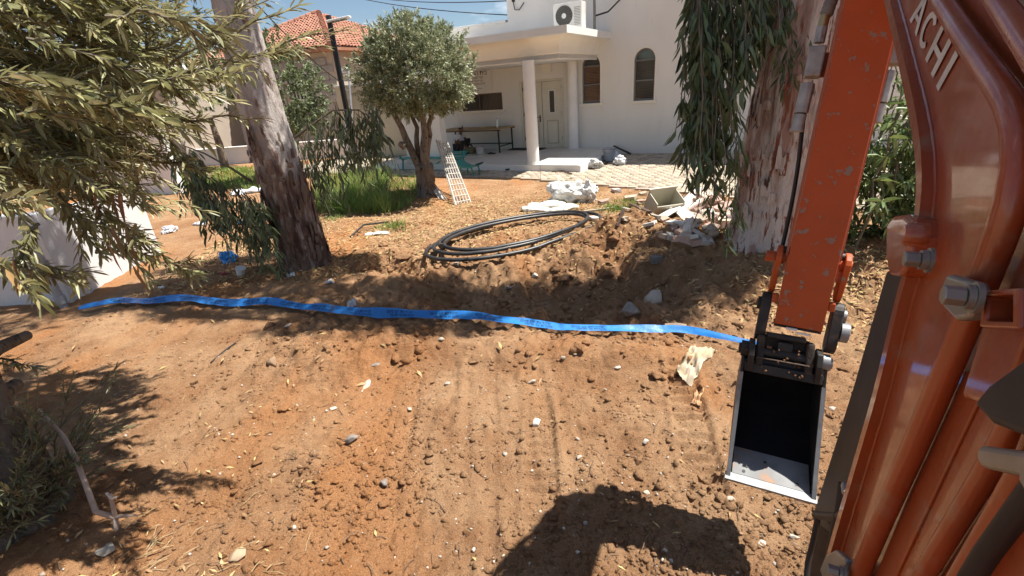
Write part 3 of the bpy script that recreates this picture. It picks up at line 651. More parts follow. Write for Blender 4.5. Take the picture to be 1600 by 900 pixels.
# crouching person: one continuous body, clothing and hair as children
def skin(name, nodes, edges, mat, parent, root=0, sub=2):
    bm_ = bmesh.new(); ly = bm_.verts.layers.skin.verify(); vs = []
    b = np.array(BASE[parent.name])
    for i, (p, r_) in enumerate(nodes):
        v = bm_.verts.new(tuple(np.array(p) - b)); v[ly].radius = (r_, r_) if not isinstance(r_, tuple) else r_; v[ly].use_root = (i == root); vs.append(v)
    for a, c in edges: bm_.edges.new((vs[a], vs[c]))
    me = bpy.data.meshes.new(name); bm_.to_mesh(me); bm_.free(); o = link(name, me, mat, parent); BASE[o.name] = tuple(b)
    o.modifiers.new('skin', 'SKIN').use_smooth_shade = True
    sb = o.modifiers.new('sub', 'SUBSURF'); sb.levels = sb.render_levels = sub
    return o
P0 = bw((-3.12, 1.18, .206)); ph = R(-28)
def pw(p): c, q = math.cos(ph), math.sin(ph); return P0 + np.array([c * p[0] - q * p[1], q * p[0] + c * p[1], p[2]])
pe = thing('person', P0, 'crouching person in a white t-shirt and dark trousers under the trestle table end', 'person')
M_skin = pmat('skin', (.16, .085, .05), rough=.55)
nod = [((-.12, 0, .20), .12), ((-.10, 0, .36), .12), ((-.02, 0, .52), .135), ((.03, 0, .585), .06), ((.06, 0, .66), .055), ((.08, 0, .72), .085), ((.085, 0, .79), .075),
       ((-.02, .17, .55), .052), ((.12, .22, .40), .042), ((.30, .12, .27), .033), ((.36, .09, .23), .038), ((.42, .08, .20), .014),
       ((-.02, -.17, .55), .052), ((.10, -.22, .38), .042), ((.28, -.14, .24), .033), ((.34, -.11, .19), .038), ((.40, -.10, .16), .014),
       ((-.08, .10, .20), .09), ((.26, .17, .44), .07), ((.10, .14, .09), .045), ((.26, .15, .03), .035),
       ((-.08, -.10, .20), .09), ((.24, -.17, .40), .07), ((.08, -.14, .09), .045), ((.24, -.15, .03), .035)]
ed = [(0, 1), (1, 2), (2, 3), (3, 4), (4, 5), (5, 6), (2, 7), (7, 8), (8, 9), (9, 10), (10, 11), (2, 12), (12, 13), (13, 14), (14, 15), (15, 16), (0, 17), (17, 18), (18, 19), (19, 20), (0, 21), (21, 22), (22, 23), (23, 24)]
skin('body', [(pw(p), r_) for p, r_ in nod], ed, M_skin, pe)
skin('t_shirt', [(pw((-.125, 0, .26)), .14), (pw((-.10, 0, .38)), .145), (pw((-.02, 0, .53)), .155), (pw((.02, 0, .58)), .08), (pw((-.02, .18, .55)), .07), (pw((.07, .22, .45)), .062), (pw((-.02, -.18, .55)), .07), (pw((.06, -.22, .44)), .062)], [(0, 1), (1, 2), (2, 3), (2, 4), (4, 5), (2, 6), (6, 7)], pmat('white_shirt', (.76, .76, .77), rough=.9), pe)
skin('trousers', [(pw((-.12, 0, .2)), .13), (pw((-.08, .10, .20)), .105), (pw((.27, .17, .44)), .082), (pw((.11, .14, .11)), .06), (pw((-.08, -.10, .20)), .105), (pw((.25, -.17, .40)), .082), (pw((.09, -.14, .11)), .06)], [(0, 1), (1, 2), (2, 3), (0, 4), (4, 5), (5, 6)], pmat('dark_trousers', (.03, .03, .032), (.05, .045, .04), scale=12, rough=.95), pe)
skin('hair', [(pw((.06, 0, .755)), .082), (pw((.065, 0, .815)), .068)], [(0, 1)], pmat('hair', (.015, .012, .01), rough=.8), pe)
for s_ in (.15, -.15): MB().box(pw((.24, s_, .03)), (.24, .09, .06), Matrix.Rotation(ph, 3, 'Z')).build('shoe', M_blackmetal, pe, bevel=.02)
skin('nose', [(pw((.15, 0, .725)), .016), (pw((.172, 0, .71)), .014)], [(0, 1)], M_skin, pe, sub=1)
# ------------------------------------------------------------------ foliage tools
M_olive = pmat('olive_leaf', (0.26, 0.255, 0.11), (0.38, 0.355, 0.19), scale=3, rough=.38, spec=.5, island=.42, trans=.32)
M_oliveround = pmat('olive_leaf_grey', (0.225, 0.255, 0.14), (0.34, 0.365, 0.23), scale=3, rough=.5, spec=.4, island=.35, trans=.2)
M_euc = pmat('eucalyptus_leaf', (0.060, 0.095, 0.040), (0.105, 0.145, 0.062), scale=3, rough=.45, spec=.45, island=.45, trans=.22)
M_eucbright = pmat('young_eucalyptus_leaf', (0.12, 0.18, 0.055), (0.19, 0.24, 0.085), scale=3, rough=.42, spec=.5, island=.45, trans=.3)
M_drybrown = pmat('dry_leaf', (0.30, 0.17, 0.075), (0.22, 0.115, 0.05), scale=4, rough=.8, island=.3, trans=.15)
M_twig = pmat('twig', (0.20, 0.175, 0.13), (0.13, 0.105, 0.08), scale=20, rough=.9)
def unit(a): return a / np.maximum(np.linalg.norm(a, axis=-1, keepdims=True), 1e-9)
def leaf_batch(P, D, N, Ln, Wd_, bend=0.25, detail=True):
    P, D, N = np.asarray(P, float), unit(np.asarray(D, float)), np.asarray(N, float)
    S = unit(np.cross(D, N)); N = np.cross(S, D); n = len(P); Ln = np.asarray(Ln)[:, None]; Wd_ = np.asarray(Wd_)[:, None] * .5
    def pt(t, w_, lift): return P + D * Ln * t + S * Wd_ * w_ + N * (lift * Wd_ - bend * Ln * t * t)
    if detail:
        pts = [pt(0, 0, 0), pt(.3, 1, .35), pt(.3, 0, -.1), pt(.3, -1, .35), pt(.66, .82, .35), pt(.66, 0, -.1), pt(.66, -.82, .35), pt(1, 0, 0)]
        fs = [(0, 2, 1), (0, 3, 2), (1, 2, 5), (1, 5, 4), (2, 3, 6), (2, 6, 5), (4, 5, 7), (5, 6, 7)]
    else:
        pts = [pt(0, 0, 0), pt(.42, 1, .2), pt(1, 0, 0), pt(.42, -1, .2)]; fs = [(0, 3, 1), (1, 3, 2)]
    k = len(pts); V = np.stack(pts, 1).reshape(-1, 3)
    F = (np.arange(n)[:, None, None] * k + np.array(fs)[None]).reshape(-1, 3)
    return V, F
_lt = {}
def leaf_template(kind, mat, bend):
    if kind not in _lt:
        V, F = leaf_batch([[0, 0, 0]], [[1, 0, 0]], [[0, 0, 1]], [1], [1], bend, True); V[:, 1] *= 1.0
        me = bpy.data.meshes.new('leaf'); me.from_pydata([tuple(p) for p in V], [], [tuple(f) for f in F]); me.materials.append(mat)
        _lt[kind] = me
    return _lt[kind]
def project(P):
    v = np.asarray(P) - CAM; d = v @ fw; return 800 + FPX * (v @ rt) / d, 450 - FPX * (v @ up) / d, d
def foliage(parent, P, D, N, Ln, Wd_, mat, kind, bend=.25, single=300, detail=True, part='foliage'):
    """leaves that show largest become leaf parts, the rest one part of stuff"""
    P, D, N, Ln, Wd_ = (np.asarray(a, float) for a in (P, D, N, Ln, Wd_))
    pick = np.zeros(len(P), bool)
    if single:
        X, Y_, dep = project(P); ok = (X > 0) & (X < 1600) & (Y_ > 0) & (Y_ < 900) & (dep > .3)
        score = np.where(ok, Ln / np.maximum(dep, .1), 0); order = np.argsort(-score)[:single * 2]
        order = order[np.argsort(dep[order])][:single]; pick[order[score[order] > 0]] = True
        me = leaf_template(kind, mat, bend); base = np.array(BASE[parent.name])
        Du = unit(D); S = unit(np.cross(Du, N)); Nn = np.cross(S, Du)
        for i in np.nonzero(pick)[0]:
            o = bpy.data.objects.new('leaf', me); COL.objects.link(o); o.parent = parent
            m = Matrix.Identity(4); q = P[i] - base
            for r_ in range(3):
                m[r_][0] = Du[i][r_] * Ln[i]; m[r_][1] = -S[i][r_] * Wd_[i]; m[r_][2] = Nn[i][r_] * Ln[i] * .8; m[r_][3] = q[r_]
            o.matrix_local = m
    V, F = leaf_batch(P[~pick], D[~pick], N[~pick], Ln[~pick], Wd_[~pick], bend, detail)
    return tag(npmesh(part, V, F, mat, parent), kind='stuff')
def path_pts(a, b, sag=0.0, n=8, wig=0.0):
    a, b = np.array(a, float), np.array(b, float); t = np.linspace(0, 1, n)[:, None]
    p = a + (b - a) * t; p[:, 2] += (sag * 4 * t * (1 - t))[:, 0]
    if wig: p[1:-1] += rng.normal(0, wig, (n - 2, 3))
    return p
def leaves_on(path, spacing, ang, Lm, Lv, ratio, droop=0.0, skip=0.0, pairs=True):
    """leaf positions and directions along a twig"""
    p = np.asarray(path); seg = np.diff(p, axis=0); sl_ = np.linalg.norm(seg, axis=1); tot = sl_.sum(); out = []
    c = np.concatenate([[0], np.cumsum(sl_)]); d = skip * tot; roll = rng.random() * 6.28
    while d < tot:
        i = min(np.searchsorted(c, d, 'right') - 1, len(seg) - 1); q = p[i] + seg[i] * ((d - c[i]) / sl_[i]); T = seg[i] / sl_[i]
        a = np.array([0, 0, 1.0]) if abs(T[2]) < .9 else np.array([1.0, 0, 0]); u = np.array(Vector(T).cross(Vector(a)).normalized()); w_ = np.array(Vector(T).cross(Vector(u)))
        for sgn in ((0, math.pi) if pairs else (0,)):
            an = roll + sgn + rng.normal(0, .35); side = u * math.cos(an) + w_ * math.sin(an); g = ang * rng.uniform(.6, 1.35)
            D = T * math.cos(g) + side * math.sin(g) + np.array([0, 0, -droop]); nn = side * -math.sin(g) * .3 + np.array([rng.normal(0, .35), rng.normal(0, .35), 1.0])
            l = Lm * rng.uniform(1 - Lv, 1 + Lv); out.append((q, D, nn, l, l * ratio * rng.uniform(.8, 1.2)))
        roll += 1.57 + rng.normal(0, .25); d += spacing * rng.uniform(.75, 1.3)
    T = seg[-1] / sl_[-1]; out.append((p[-1], T + rng.normal(0, .2, 3), np.array([rng.normal(0, .4), rng.normal(0, .4), 1]), Lm, Lm * ratio))
    return out
def unpack(lst): return [np.array([e[k] for e in lst]) for k in range(5)]
def trunk(name, path, rads, mat, parent, seg=72, rings=160, amp=.03, fr=(9, 1.4), seed=3, fine=.008, flare=0):
    p = np.array(path, float); t = np.linspace(0, 1, len(p)); tt = np.linspace(0, 1, rings)
    def sm(a): # smooth resample
        x = np.interp(tt, t, a); k = np.ones(9) / 9; return np.convolve(np.pad(x, 4, 'edge'), k, 'valid')
    c = np.stack([sm(p[:, i]) for i in range(3)], 1); rr = sm(np.array(rads))
    th = np.linspace(0, 2 * math.pi, seg, endpoint=False); TH, ZZ = np.meshgrid(th, c[:, 2])
    cx, cy = np.cos(TH), np.sin(TH); Rr = rr[:, None] * np.ones_like(TH)
    h_ = c[:, 2] - c[0, 2]
    if flare: Rr = Rr * (1 + flare * np.exp(-h_ / .22)[:, None] * (1 + .5 * vn2(TH * 1.6, ZZ * 0, seed + 9)))
    tw = TH + ZZ * .12
    n1 = vn3(np.cos(tw) * fr[0] * .5, np.sin(tw) * fr[0] * .5, ZZ * fr[1], seed); n2 = vn3(np.cos(tw) * fr[0] * 1.3, np.sin(tw) * fr[0] * 1.3, ZZ * fr[1] * 2.4, seed + 1); n3 = vn3(cx * 22, cy * 22, ZZ * 16, seed + 2)
    Rr = Rr + amp * (n1 + .6 * n2 - .5 * np.abs(n2)) + fine * n3
    V = np.stack([c[:, 0][:, None] + cx * Rr, c[:, 1][:, None] + cy * Rr, ZZ], 2).reshape(-1, 3)
    i = np.arange(rings * seg).reshape(rings, seg); j = np.roll(i, -1, 1)
    F = np.stack([i[:-1].ravel(), j[:-1].ravel(), j[1:].ravel(), i[1:].ravel()], 1)
    return npmesh(name, V, F, mat, parent, smooth=True)
def bark(name, pale, mid, dark, deep, zc=None, zw=.5, st=.22, sc_=5.0, bump=.03, th=(.575, .63)):
    """smooth pale bark with shed strips; below zc (metres over the foot) old rough bark stays on"""
    m = bpy.data.materials.new(name); m.use_nodes = True; t = m.node_tree; N = t.nodes; K = t.links.new; b = N['Principled BSDF']
    b.inputs['Roughness'].default_value = .9; b.inputs['Specular IOR Level'].default_value = .15
    co = N.new('ShaderNodeTexCoord'); P = co.outputs['Object']
    def noise(s_, d, st_, r_=.62):
        mp_ = N.new('ShaderNodeMapping'); mp_.inputs['Scale'].default_value = (1, 1, st_); K(P, mp_.inputs['Vector']); n = N.new('ShaderNodeTexNoise'); n.inputs['Scale'].default_value = s_; n.inputs['Detail'].default_value = d; n.inputs['Roughness'].default_value = r_; K(mp_.outputs['Vector'], n.inputs['Vector']); return n.outputs['Fac']
    def rg(v, a, z):
        r = N.new('ShaderNodeMapRange'); r.inputs['From Min'].default_value = a; r.inputs['From Max'].default_value = z; K(v, r.inputs['Value']); return r.outputs['Result']
    def mix(a, c, f_):
        x = N.new('ShaderNodeMix'); x.data_type = 'RGBA'; K(f_, x.inputs['Factor'])
        for q, v in (('A', a), ('B', c)):
            if isinstance(v, tuple): x.inputs[q].default_value = (*v, 1)
            else: K(v, x.inputs[q])
        return x.outputs['Result']
    n1 = noise(sc_, 8, st); n2 = noise(sc_ * 2.6, 8, st * .8)
    c = mix(pale, mid, rg(n1, .49, .58)); c = mix(c, dark, rg(n2, *th)); c = mix(c, deep, rg(noise(sc_ * 1.4, 6, st * 1.6), .60, .64))
    if zc is not None:
        sp = N.new('ShaderNodeSeparateXYZ'); K(P, sp.inputs[0]); ad = N.new('ShaderNodeMath'); ad.operation = 'ADD'; mu = N.new('ShaderNodeMath'); mu.operation = 'MULTIPLY'; mu.inputs[1].default_value = 2.2 * zw
        K(noise(3.2, 6, .5), mu.inputs[0]); K(sp.outputs['Z'], ad.inputs[0]); K(mu.outputs[0], ad.inputs[1])
        low = mix(mid, dark, rg(n2, .38, .52)); low = mix(low, deep, rg(n1, .52, .60)); low = mix(low, mid, rg(noise(sc_ * 3.4, 6, st), .60, .68)); c = mix(low, c, rg(ad.outputs[0], zc + zw * .9, zc + zw * 1.5))
    K(c, b.inputs['Base Color'])
    b1 = N.new('ShaderNodeBump'); b1.inputs['Distance'].default_value = bump; K(n2, b1.inputs['Height']); b2 = N.new('ShaderNodeBump'); b2.inputs['Distance'].default_value = bump * .35; K(noise(sc_ * 9, 5, st * 2), b2.inputs['Height']); K(b1.outputs['Normal'], b2.inputs['Normal']); K(b2.outputs['Normal'], b.inputs['Normal'])
    return m
M_bark1 = bark('eucalyptus_bark', (.46, .42, .39), (.34, .29, .26), (.20, .125, .10), (.085, .05, .04), zc=1.15, zw=.55)
M_bark2 = bark('peeling_eucalyptus_bark', (.58, .52, .48), (.38, .245, .20), (.24, .095, .06), (.085, .05, .04), st=.15, sc_=5.5, bump=.04, th=(.545, .60))
M_barkrough = bark('rough_bark', (.21, .155, .125), (.14, .10, .08), (.10, .07, .055), (.07, .045, .035), sc_=9)
M_olivebark = bark('olive_bark', (.20, .165, .13), (.15, .115, .088), (.10, .075, .055), (.055, .04, .03), st=.35, sc_=9, bump=.03)

# ------------------------------------------------------------------ leaning eucalyptus (left)
e1 = gp(468, 424); e1 = np.array([e1[0] - .02, e1[1] + .33, tz(e1[0], e1[1] + .3)])
eu1 = thing('eucalyptus_tree', e1, 'thick pale eucalyptus trunk with drooping branches left of the pipe coil', 'tree')
et = aty(363, 0, e1[1] + .02); em = aty(416, 200, e1[1])
p1 = [e1 + [0, 0, -.15], e1 + [0, 0, .15], e1 * .5 + em * .5 + [0.02, 0, 0], em, et, et + [-.12, .1, 1.3], et + [.1, .2, 3.2]]
trunk('trunk', p1, [.33, .305, .285, .262, .205, .19, .14], M_bark1, eu1, amp=.018, fr=(7, 1.2), seed=5, flare=.12, rings=260)
# dark rough bark lifted in plates around the lower trunk
def plates(parent, c0, c1, r0, r1, n, zmax, mat, seed, face):
    r_ = np.random.default_rng(seed); V = []; F = []
    for _ in range(n):
        f_ = r_.random() ** 1.3; z = f_ * zmax; a = r_.uniform(*face); rad = r0 + (r1 - r0) * f_; c = c0 + (c1 - c0) * f_
        hgt, wd, lift = r_.uniform(.05, .22), r_.uniform(.02, .075) / rad, r_.uniform(.010, .028); k = len(V)
        for i, (dz, da) in enumerate(((-.5, -.5), (-.5, .5), (.5, .42), (.55, -.4), (0, -.6), (.05, .6))):
            aa = a + da * wd + r_.normal(0, .05) * wd; rr = rad + lift * (1 if i != 4 else 1.5) + .012
            V.append((c[0] + rr * math.cos(aa), c[1] + rr * math.sin(aa), c[2] + dz * hgt))
        F += [(k, k + 1, k + 5), (k, k + 5, k + 4), (k + 4, k + 5, k + 2), (k + 4, k + 2, k + 3)]
    tag(npmesh('bark_flake', V, F, mat, parent), kind='stuff')
plates(eu1, e1, em, .30, .265, 110, 1.0, M_barkrough, 11, (-math.pi, .3))
MB().tube([et + [0, 0, .3], et + [.6, -.3, 1.3], et + [1.6, -.7, 2.6], et + [2.6, -.8, 3.4]], [.16, .11, .07, .03], 10).build('limb', M_bark1, eu1, smooth=True)
MB().tube([et + [0, 0, .6], et + [-.6, -.3, 1.7], et + [-1.4, -.5, 2.9]], [.14, .09, .03], 10).build('limb', M_bark1, eu1, smooth=True)
MB().tube([et + [2.0, -.8, 3.0], et + [3.0, -1.0, 3.3], et + [4.2, -1.2, 3.5]], [.06, .04, .02], 8).build('limb', M_bark1, eu1, smooth=True)
fol = []
def hang(origin, length, lean, n, Lm, spread=.12, down=1.0):
    """a drooping strand of long leaves"""
    o = np.array(origin); pts = [o]
    for k in range(6):
        f_ = (k + 1) / 6; pts.append(o + np.array([lean[0] * f_ * length + rng.normal(0, .02), lean[1] * f_ * length + rng.normal(0, .02), -length * f_ ** 1.15]))
    pts = np.array(pts); out = []
    for _ in range(n):
        f_ = rng.random() ** .8 * 5.999; i = int(f_); q = pts[i] + (pts[i + 1] - pts[i]) * (f_ - i)
        a = rng.random() * 6.28; D = np.array([math.cos(a) * .45, math.sin(a) * .45, -down]) + rng.normal(0, .18, 3); l = Lm * rng.uniform(.65, 1.25)
        b_ = rng.random() * 6.28
        out.append((q + np.array([math.cos(a), math.sin(a), 0]) * rng.random() * spread, D, np.array([math.cos(b_), math.sin(b_), .25]), l, l * rng.uniform(.13, .19)))
    return pts, out
tw = MB()
arc = [at(452, 222, 6.3), at(480, 200, 6.2), at(520, 172, 6.1), at(560, 172, 6.0), at(600, 195, 6.0)]
tw.tube(arc, [.022, .018, .014, .010, .005], 6)
for _ in range(60):
    f_ = rng.random() * 3.99; i = int(f_); o = arc[i] + (arc[i + 1] - arc[i]) * (f_ - i) + rng.normal(0, .09, 3)
    pts, lv = hang(o, rng.uniform(.45, .95) * (.75 if i == 3 else 1.1), (rng.normal(0, .12), rng.normal(0, .12)), 12, .165, .07); fol += lv; tw.tube(pts, [.004] * 6 + [.002], 4)
for _ in range(95):
    px_, py_ = rng.uniform(268, 420), 0; py_ = np.interp(px_, [268, 300, 340, 415], [235, 250, 285, 320]) + rng.uniform(-18, 40)
    o = at(px_, py_, rng.uniform(5.6, 6.1)); pts, lv = hang(o, rng.uniform(.35, .95) * np.interp(px_, [268, 330, 415], [.6, 1, .9]), (rng.normal(.03, .12), rng.normal(0, .12)), 16, .14, .06); fol += lv; tw.tube(pts, [.004] * 6 + [.002], 4)
tw.tube([at(395, 285, 6.2), at(360, 262, 6.0), at(320, 240, 5.9), at(280, 225, 5.8)], [.02, .016, .012, .005], 6)
tag(tw.build('twig', M_twig, eu1), kind='stuff')
foliage(eu1, *unpack(fol), pmat('light_eucalyptus_leaf', (.105, .15, .075), (.165, .205, .11), scale=3, rough=.45, island=.45, trans=.3), 'euc_left', bend=.18, single=260)
# crowns high over the plot, out of the picture, which shade the dug ground
def crown(parent, targets, mat, Lm=.17):
    out = []
    for (tx, ty, rx, ry, h0_, n) in targets:
     for h_, n in ((h0_, n // 2), (h0_ + 1.3, n // 2), (h0_ + 2.6, n // 2)):
          q = rng.normal(0, .5, (n, 3)); q = q / np.maximum(1, np.linalg.norm(q, axis=1, keepdims=True) * .9)
          nc = max(6, n // 30); cc = np.concatenate([(lambda a_, r_: np.stack([r_ * np.cos(a_), r_ * np.sin(a_)], 1))(rng.random(nc) * 6.28, rng.random(nc) ** .5), rng.normal(0, .5, (nc, 1))], 1); w_ = rng.integers(0, nc, n)
          q = cc[w_] + rng.normal(0, .17, (n, 3)); ln = np.linalg.norm(q[:, :2], axis=1, keepdims=True); q[:, :2] = np.where(ln > 1, q[:, :2] / ln * rng.random((n, 1)) ** .4, q[:, :2])
          P = np.stack([tx + SUN[0] / SUN[2] * h_ + q[:, 0] * rx + .425 * q[:, 2] * .6, ty + SUN[1] / SUN[2] * h_ + q[:, 1] * ry, h_ + q[:, 2] * .6], 1)
          a = rng.random(n) * 6.28; D = np.stack([np.cos(a), np.sin(a), rng.normal(-.6, .4, n)], 1); N = rng.normal(0, 1, (n, 3)); N[:, 2] += .6
          l = Lm * rng.uniform(.7, 1.3, n); out += list(zip(P, D, N, l, l * .22))
    foliage(parent, *unpack(out), mat, 'crown', bend=.15, single=0, detail=False, part='crown')
crown(eu1, [(-3.0, 5.2, 1.5, .50, 6.6, 2000), (-4.9, 5.6, 1.2, .5, 6.2, 1200), (-1.6, 4.4, 1.0, .45, 6.8, 1700), (-4.2, 6.6, 1.0, .4, 6.0, 1300), (-6.2, 5.2, 1.2, .8, 6.0, 1500), (-0.9, 3.9, .75, .20, 6.8, 520), (-2.6, 6.0, .9, .4, 6.4, 1300)], M_euc)

# ------------------------------------------------------------------ big eucalyptus (right)
e2 = np.array([3.09, 5.15, tz(3.09, 5.0)])
eu2 = thing('eucalyptus_tree', e2, 'massive peeling eucalyptus trunk with dark hanging leaves behind the excavator arm', 'tree')
p2 = [e2 + [0, 0, -.25], e2 + [.0, 0, .2], e2 + [.02, 0, .9], e2 + [.06, 0, 1.8], e2 + [.10, 0, 2.7], e2 + [.25, .1, 4.2], e2 + [.1, .1, 6.0]]
trunk('trunk', p2, [.56, .50, .485, .475, .46, .38, .25], M_bark2, eu2, seg=96, rings=300, amp=.034, fr=(8, .8), seed=21, flare=.16)
plates(eu2, e2 + [0, 0, 0], e2 + [.06, 0, 1.9], .49, .47, 160, 1.9, M_bark2, 12, (math.pi * .8, math.pi * 1.9))
MB().tube([e2 + [.22, 0, 3.2], e2 + [-.5, -.3, 4.4], e2 + [-1.6, -.5, 5.3]], [.2, .13, .05], 10).build('limb', M_bark2, eu2, smooth=True)
MB().tube([e2 + [.2, 0, 3.4], e2 + [1.0, -.2, 4.6], e2 + [1.9, -.3, 5.4]], [.2, .12, .05], 10).build('limb', M_bark2, eu2, smooth=True)
MB().tube([e2 + [-.1, -.3, 3.3], e2 + [-.6, -.7, 3.5], e2 + [-.95, -.9, 3.3]], [.08, .05, .02], 8).build('limb', M_bark2, eu2, smooth=True)
fol = []; tw = MB()
for _ in range(88):
    px_ = 1080 + 130 * rng.random() ** 1.7; k = rng.uniform(4.1, 4.9)
    end = np.interp(px_, [1070, 1085, 1110, 1130, 1145, 1160, 1190, 1215], [240, 300, 345, 330, 220, 130, 105, 70]) * rng.uniform(.62, 1.0)
    o = at(px_, -60, k); b_ = at(px_ + rng.normal(0, 8), end, k); ln = o[2] - b_[2]
    pts, lv = hang(o, ln, ((b_[0] - o[0]) / ln + rng.normal(0, .04), (b_[1] - o[1]) / ln), int(24 * ln / 1.2), .17, .06); fol += lv; tw.tube(pts, [.005] * 6 + [.002], 4)
for (ox, oy, ex, ey) in ((1150, 240, 1128, 385), (1140, 250, 1110, 330), (1160, 200, 1145, 360), (1100, 160, 1072, 240), (1150, 300, 1125, 392), (1220, -30, 1238, 60), (1235, -30, 1255, 50), (1205, -30, 1222, 110), (1262, 40, 1235, 145), (1240, 60, 1218, 150)):
    k = 4.35; o, b_ = at(ox, oy, k), at(ex, ey, k); ln = max(o[2] - b_[2], .2); pts, lv = hang(o, ln, ((b_[0] - o[0]) / ln, (b_[1] - o[1]) / ln), 22, .13, .05); fol += lv; tw.tube(pts, [.005] * 6 + [.002], 4)
tag(tw.build('twig', M_twig, eu2), kind='stuff')
foliage(eu2, *unpack(fol), M_euc, 'euc_right', bend=.15, single=300)
crown(eu2, [(0.6, 4.80, 1.45, .78, 5.8, 7000), (1.8, 4.6, .9, .6, 5.2, 2600), (-.75, 5.0, .9, .62, 6.2, 3000), (2.0, 5.5, .6, .35, 5.2, 700), (.9, 3.95, .8, .14, 5.6, 380)], M_euc)

# ------------------------------------------------------------------ eucalyptus regrowth right of the arm
s0 = gp(1395, 392); sh = thing('eucalyptus_shrub', (s0[0] + .35, s0[1] + .6, tz(s0[0], s0[1] + .5)), 'bright leafy eucalyptus shrub between the excavator arm and boom', 'shrub')
fol = []; st = MB()
for k in range(34):
    b = np.array(sh.location) + np.array([rng.uniform(-.6, .75), rng.uniform(-.45, .45), 0])
    hgt = rng.uniform(.9, 2.35); tip = b + np.array([rng.normal(-.05, .35), rng.normal(0, .25), hgt]); pth = path_pts(b, tip, 0, 7, .03); st.tube(pth, list(np.linspace(.014, .003, 7)), 5)
    for j in range(8):
        f_ = rng.uniform(.05, 1); q = pth[min(6, int(f_ * 6))]; e = q + np.array([rng.normal(0, .22), rng.normal(0, .22), rng.uniform(-.12, .22)]); fol += leaves_on(path_pts(q, e, .02, 4), .045, 1.0, .135, .3, .24, droop=.45)
tag(st.build('stem', M_twig, sh), kind='stuff')
foliage(sh, *unpack(fol), M_eucbright, 'euc_shrub', bend=.2, single=260)

# ------------------------------------------------------------------ clipped round olive tree
o1 = gp(667, 306); o1 = np.array([o1[0], o1[1] + .12, tz(o1[0], o1[1])])
ol = thing('olive_tree', o1, 'round clipped olive tree with forked trunk in front of the porch', 'tree')
Fk = o1 + [0.0, 0, .62]
trunk('trunk', [o1 + [0, 0, -.1], o1 + [0, 0, .25], Fk, Fk + [.02, 0, .08]], [.20, .165, .19, .10], M_olivebark, ol, seg=40, rings=60, amp=.035, fr=(7, 3), seed=31, flare=.45)
cc = aty(650, 112, o1[1])
for (ax, ay, az, r0) in ((-.38, .05, .95, .095), (.12, -.1, 1.0, .10), (.22, .15, .95, .085), (-.1, .25, .95, .07)):
    pth = path_pts(Fk + [ax * .15, ay * .2, -.12], o1 + [ax * 1.35, ay, .85 + az], -.02, 8, .018); MB().tube(pth, list(np.linspace(r0, r0 * .5, 8)), 10).build('limb', M_olivebark, ol, smooth=True)
MB().tube([o1 + [-.33, -.03, 1.05], o1 + [-.42, -.08, 1.12]], [.09, .05], 9).build('branch_stub', M_olivebark, ol, smooth=True)
def olive_crown(parent, c, rad, n, mat, Lm, seed, flat=.8):
    r_ = np.random.default_rng(seed); nc = n // 34
    d = unit(r_.normal(0, 1, (nc, 3))); d[:, 2] = np.where(d[:, 2] < -.55, d[:, 2] * .8, d[:, 2]); rr = .45 + .55 * r_.random(nc) ** .55; rr = np.where((r_.random(nc) < .05) & (d[:, 2] > -.1), r_.uniform(1.0, 1.13, nc), rr)
    bump = 1 + .19 * vn3(d[:, 0] * 2.2, d[:, 1] * 2.2, d[:, 2] * 2.2, seed) + .05 * vn3(d[:, 0] * 6, d[:, 1] * 6, d[:, 2] * 6, seed + 1)
    base = c + d * (rr * bump)[:, None] * np.array(rad) * .92; out = []
    for k in range(nc):
        gdir = unit(d[k] + r_.normal(0, .45, 3) + np.array([0, 0, .35])); ln = r_.uniform(.10, .24)
        for _ in range(34):
            f_ = r_.random(); q = base[k] + gdir * ln * f_ + r_.normal(0, .018, 3); D = gdir * .9 + r_.normal(0, .55, 3); l = Lm * r_.uniform(.6, 1.25)
            out.append((q, D, np.array([r_.normal(0, .6), r_.normal(0, .6), 1]), l, l * r_.uniform(.26, .38)))
    foliage(parent, *unpack(out), mat, 'olive_r', bend=.12, single=0, detail=False, part='crown')
olive_crown(ol, cc + [0, 0, -.06], (1.20, 1.2, 1.02), 52000, M_oliveround, .080, 41)

# ------------------------------------------------------------------ bushy tree behind the leaning eucalyptus
b0 = aty(440, 240, 15.0); bt_ = thing('bushy_tree', (b0[0], b0[1], 0), 'dense green bushy tree behind the leaning eucalyptus trunk', 'tree')
MB().tube([(b0[0], b0[1], -.1), (b0[0] + .05, b0[1], .7), (b0[0], b0[1], 1.6)], [.16, .13, .08], 10).build('trunk', M_olivebark, bt_, smooth=True)
olive_crown(bt_, aty(438, 148, 15.0), (1.3, 1.3, 1.7), 22000, pmat('bushy_leaf', (.15, .19, .09), (.22, .26, .13), scale=3, rough=.5, island=.35, trans=.2), .11, 43)
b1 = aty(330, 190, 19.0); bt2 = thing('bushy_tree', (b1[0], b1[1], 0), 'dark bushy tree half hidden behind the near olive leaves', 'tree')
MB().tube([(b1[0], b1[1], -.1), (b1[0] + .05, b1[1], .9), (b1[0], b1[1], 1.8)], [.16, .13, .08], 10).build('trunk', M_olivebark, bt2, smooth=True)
olive_crown(bt2, aty(310, 110, 19.0), (1.9, 1.5, 2.0), 9000, M_euc, .13, 44)

